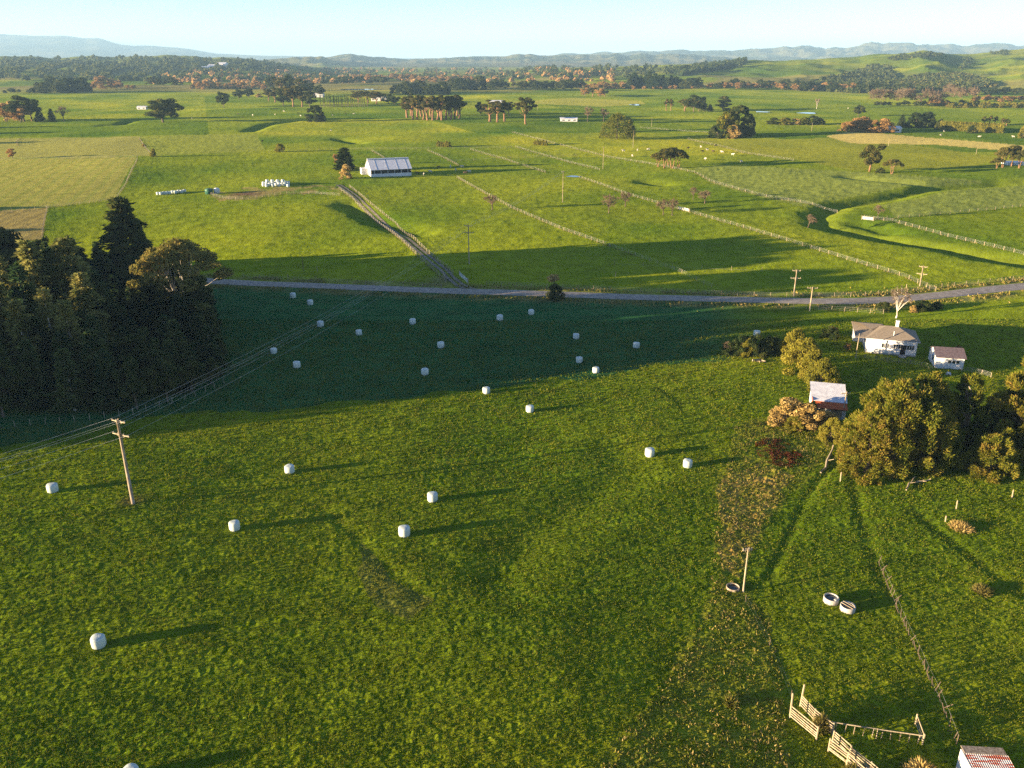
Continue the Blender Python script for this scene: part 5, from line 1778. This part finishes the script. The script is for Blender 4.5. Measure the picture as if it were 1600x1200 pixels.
# ------------------------------------------------------------------ belts of trees across the plain
r = np.random.default_rng(12)
BELTS = [  # from, to, foot row, height in rows, kind, count, label
    (60, 138, 144, 22, 'macro', 9, 'dark tree in the broad belt behind the far left clump'),
    (0, 60, 146, 8, 'round', 6, 'low dark tree in the thin belt at the far left'),
    (130, 215, 139, 9, 'autumn', 12, 'brown autumn tree in the belt left of the dark pines'),
    (150, 190, 137, 17, 'autumn', 5, 'pale orange autumn tree rising over the left belt'),
    (232, 286, 139, 20, 'stand', 9, 'dark pine in the compact far block on the left'),
    (300, 420, 138, 10, 'willow', 22, 'orange tree in the low glowing belt beyond the three lollipop trees'),
    (505, 600, 132, 12, 'round', 9, 'dark tree in the belt behind the leafless poplars'),
    (550, 640, 126, 10, 'autumn', 14, 'orange tree in the far belt behind the leafless poplars'),
    (612, 700, 146, 18, 'macro', 12, 'dark tree in the wide belt behind the pine stand'),
    (640, 740, 128, 11, 'autumn', 16, 'orange tree in the far belt behind the pine stand'),
    (700, 752, 140, 20, 'macro', 7, 'dark olive tree in the block right of the pine stand'),
    (762, 790, 140, 20, 'round', 4, 'dark round tree between the far belts'),
    (800, 850, 136, 8, 'autumn', 8, 'rust coloured tree in the short bright belt at the plain edge'),
    (815, 905, 141, 17, 'round', 12, 'dark bushy tree in the belt above the yellow flat'),
    (905, 978, 138, 9, 'willow', 14, 'russet tree in the glowing belt above the yellow flat'),
    (980, 1048, 138, 23, 'conifer', 14, 'dark conifer in the tall block at the foot of the green hills'),
    (1050, 1092, 138, 20, 'round', 8, 'leafy dark tree at the right end of the tall block'),
    (980, 1100, 139, 6, 'autumn', 14, 'reddish shrub along the foot of the tall dark block'),
    (1095, 1240, 139, 10, 'autumn', 22, 'reddish brown tree in the belt under the green hills'),
    (1110, 1250, 138, 13, 'round', 12, 'dark tree mixed into the reddish belt under the green hills'),
    (1240, 1350, 142, 12, 'autumn', 16, 'rusty tree at the foot of the bush covered hill'),
    (1250, 1420, 143, 14, 'round', 18, 'dark tree at the foot of the bush covered hill'),
    (1358, 1480, 166, 24, 'baretall', 26, 'leafless pinkish poplar in the long dense block'),
    (1480, 1526, 160, 22, 'baretall', 10, 'leafless dark poplar at the right end of the dense block'),
    (1362, 1520, 166, 8, 'round', 18, 'dark undergrowth bush along the foot of the leafless poplar block'),
    (1455, 1478, 165, 14, 'willow', 4, 'orange tree standing before the leafless poplar block'),
    (1480, 1600, 168, 9, 'shrub', 16, 'olive scrub tree in the loose belt on the right'),
    (1520, 1610, 158, 10, 'autumn', 16, 'orange tree in the far right belt below the hills'),
    (1500, 1610, 148, 12, 'round', 14, 'dark tree in the far right belt below the hills'),
]
for x0, x1, fy, hp, kind, n, lab in BELTS:
    for i in range(n):
        px = x0 + (x1 - x0) * (i + r.random()) / n
        py = fy + r.normal(0, 1.0)
        hh = hp * r.uniform(.7, 1.15)
        p = ground(px, py)
        tree(kind, p, max(2, tall(p, py - hh)), wide(p, hh * (1.15 if kind in ('round', 'macro', 'autumn', 'willow', 'shrub') else .8)), lab, 'far belt: ' + lab[:40], parts=False, cat='tree')

# ------------------------------------------------------------------ woods far off that read as one mass
def woods(name, spots, mat, size, label=None):
    """crowns of many small trees: leaf sprays in lumps, one mass"""
    r = np.random.default_rng(len(spots))
    vs = []
    for (x, y, z, h, w) in spots:
        k = 26
        d = r.normal(0, 1, (k, 3)); d /= np.linalg.norm(d, axis=1)[:, None]
        d[:, 2] = np.abs(d[:, 2]) * .9 - .15
        P = np.array([x, y, z + h * .25]) + d * np.array([w * .5, w * .5, h * .75]) * r.uniform(.75, 1.1, (k, 1))
        vs.append(leaf_quads(r, P, d, w * size, .7, .5))
    o = link(name, quads_mesh(name, vs, M[mat]))
    tag(o, kind='stuff')
def scatter(poly, n, h, dens=None, bias=None):
    xs = [p[0] for p in poly]; ys = [p[1] for p in poly]
    px = r.uniform(min(xs), max(xs), n * 4); py = r.uniform(min(ys), max(ys), n * 4)
    k = in_poly(px, py, poly)
    a, b = px[k][:n], py[k][:n]
    if dens is not None:
        m = vn(a / 9., b / 4., 77) >= dens
        a, b = a[m], b[m]
    hh = h * r.uniform(.6, 1.25, len(a))
    return [(*p, q, q * w) for p, q, w in zip(ground_many(a, b), hh, r.uniform(.8, 1.2, len(a)))]
bush = [(1222, 141), (1262, 130), (1330, 115), (1366, 103), (1390, 104), (1396, 118), (1400, 128), (1440, 119), (1495, 116), (1540, 126), (1548, 136), (1500, 142), (1420, 146), (1340, 146)]
woods('hill_bush', scatter(bush, 1700, 8), 'dark_leaf', .30)
woods('hill_scrub', scatter([(1400, 130), (1440, 120), (1500, 117), (1545, 128), (1560, 138), (1480, 143), (1400, 143)], 420, 7), 'pine_leaf', .30)
woods('hill_forest', scatter([(1050, 112), (1100, 104), (1150, 98), (1165, 96), (1160, 104), (1100, 114), (1060, 120)], 380, 13), 'dark_leaf', .3)
woods('ridge_forest', scatter([(1385, 93), (1410, 85), (1450, 82.5), (1478, 86), (1460, 89), (1400, 95)], 160, 6) + scatter([(1545, 80), (1575, 77.5), (1578, 85), (1550, 87)], 50, 5) + scatter([(1500, 110), (1515, 90), (1520, 100)], 14, 9), 'dark_leaf', .3)
woods('plain_woods', scatter([(0, 126), (0, 100), (200, 100), (420, 104), (640, 110), (1000, 104), (1100, 112), (1000, 122), (640, 128), (300, 128)], 1500, 12, .42), 'dark_leaf', .3)
woods('plain_orchards', scatter([(240, 132), (260, 112), (420, 108), (640, 108), (860, 108), (960, 112), (960, 128), (600, 130)], 1300, 9, .5), 'autumn', .3)
woods('slope_woods', scatter([(0, 118), (0, 92), (200, 90), (400, 94), (480, 106), (300, 116)], 900, 12, .40), 'dark_leaf', .3)

# ------------------------------------------------------------------ rank grass, weeds and flax
def blades(name, P, mat, ln, wd, up=.9, seed=1, kind='stuff'):
    r = np.random.default_rng(seed)
    A = np.stack([r.normal(0, .6, len(P)), r.normal(0, .6, len(P)), np.full(len(P), up)], 1)
    o = link(name, quads_mesh(name, [spray_quads(r, P, A, ln, wd)], M[mat]))
    return tag(o, kind=kind)
def on_ground(x, y, lift=.02):
    return np.stack([x, y, height(x, y) + lift], 1)
# dry grass under the fences
pts = []
rr = np.random.default_rng(4)
for Q, s in STRAW_LINES:
    T = np.diff(Q, axis=0)
    L = np.hypot(T[:, 0], T[:, 1])
    n = int(L.sum() * 4 * s)
    k = rr.choice(len(T), n, p=L / L.sum())
    t = rr.random((n, 1))
    q = Q[k] + T[k] * t + rr.normal(0, .28, (n, 2))
    pts.append(q)
q = np.concatenate(pts)
blades('dry_grass', on_ground(q[:, 0], q[:, 1]), 'straw', .5, .09, seed=5)
# grass blades standing up out of the near pasture
n = 420000
yy = 47 + (rr.random(n) ** 1.35) * 135
dd = depth_of(yy)
xx = rr.uniform(-.72, .72, n) * dd
m = (seg_dist(xx, yy, EDGE) > 2) & (vn(xx / .45, yy / .45, 140) > .34)
xx, yy, dd = xx[m], yy[m], dd[m]
P = on_ground(xx, yy, .03)
A = np.stack([rr.normal(.15, .6, len(P)), rr.normal(0, .6, len(P)), np.full(len(P), .8)], 1)
k = (dd / 80)[:, None]
g_v = spray_quads(rr, P, A, .17, .030).reshape(-1, 4, 3)
g_v = P[:, None, :] + (g_v - P[:, None, :]) * np.clip(k, 1, 2)[:, None, :]
tag(link('grass', quads_mesh('grass', [g_v.reshape(-1, 3)], M['grass'])), kind='stuff')
# weeds of the untidy strip
poly = [flat(*p) for p in [(1150, 660), (1300, 655), (1310, 690), (1230, 765), (1180, 850), (1150, 905), (1200, 960), (1225, 1060), (1240, 1215), (900, 1215), (940, 1200), (1040, 1060), (1110, 950), (1118, 800), (1130, 740)]]
xs = [p[0] for p in poly]; ys = [p[1] for p in poly]
x = rr.uniform(min(xs), max(xs), 60000); y = rr.uniform(min(ys), max(ys), 60000)
k = in_poly(x, y, poly) & (vn(x / .7, y / .7, 88) > .45)
P = on_ground(x[k], y[k], .02)
A = np.stack([rr.normal(0, .7, len(P)), rr.normal(0, .7, len(P)), np.full(len(P), .75)], 1)
tag(link('weeds', quads_mesh('weeds', [spray_quads(rr, P, A, .30, .055)], M['weed'])), kind='stuff')
c = ground(1216, 708)
n = 5200
a = rr.random(n) * 6.283; d = np.sqrt(rr.random(n))
x = c.x + np.cos(a) * d * wide(c, 34); y = c.y + np.sin(a) * d * 5.0
k = vn(x / .8, y / .8, 91) > .30 + .35 * rr.random(n)
P = on_ground(x[k], y[k], .0); P[:, 2] += rr.uniform(.05, .3, len(P))
tag(link('red_weeds', quads_mesh('red_weeds', [leaf_quads(rr, P, np.tile((0, 0, .6), (len(P), 1)), .10, .5, 1)], M['red_weed'])), kind='stuff')
for px, py, w in [(1140, 1085, 9), (1150, 1100, 8), (1060, 1010, 6), (1100, 1120, 6)]:
    pass
# verge growth along the road
T = np.array(resample(ROAD, 1.0))
Tn = np.gradient(T, axis=0); Tn /= np.hypot(Tn[:, 0], Tn[:, 1])[:, None]
Nn = np.stack([-Tn[:, 1], Tn[:, 0]], 1)
k = rr.integers(0, len(T), 16000)
s = np.where(rr.random(16000) < .5, -1, 1) * (3.1 + rr.gamma(2.0, 1.0, 16000))
q = T[k] + Nn[k] * s[:, None]
m = vn(q[:, 0] / 4, q[:, 1] / 4, 95) > .38
q = q[m & (np.abs(q[:, 0]) < 230)]
blades('verge_grass', on_ground(q[:, 0], q[:, 1]), 'weed', .5, .12, seed=9)
# flax-like tussocks
for px, py, w, h, mat, lab in [(1283, 1140, 22, 1.5, 'straw', 'straw coloured tussock growing beside the stock race'), (1440, 1215, 50, 1.3, 'tan', 'tan tussock at the lower edge beside the iron hut'), (1330, 1212, 14, .8, 'straw', 'small dry tussock on the lower stock race'),
                               (1535, 925, 24, .35, 'straw', 'flat dry straw patch in the right paddock'), (1502, 826, 30, .35, 'tan', 'flat brown straw patch below the single post'), (1142, 1100, 15, .22, 'weed', 'small tan weed clump in the weedy strip')]:
    p = ground(px, py)
    o = link('tussock', make_tussock(int(px), wide(p, w) / 2, h, 500, .55, mat), None, p)
    o.data.name = 'tussock'
    tag(o, lab, 'tussock')

# ------------------------------------------------------------------ the air
def haze():
    m = bpy.data.materials.new('haze_air')
    m.use_nodes = True
    nt = m.node_tree
    nt.nodes.clear()
    out = nt.nodes.new('ShaderNodeOutputMaterial')
    v = nt.nodes.new('ShaderNodeVolumePrincipled')
    v.inputs['Color'].default_value = (.42, .70, 1.0, 1)
    v.inputs['Density'].default_value = 7.5e-5
    v.inputs['Anisotropy'].default_value = 0
    nt.links.new(v.outputs[0], out.inputs['Volume'])
    m.cycles.homogeneous_volume = True
    b = MB()
    b.box((0, 12900, 205), (62000, 28000, 480))
    o = b.build('haze', m)
    tag(o, kind='stuff')
haze()
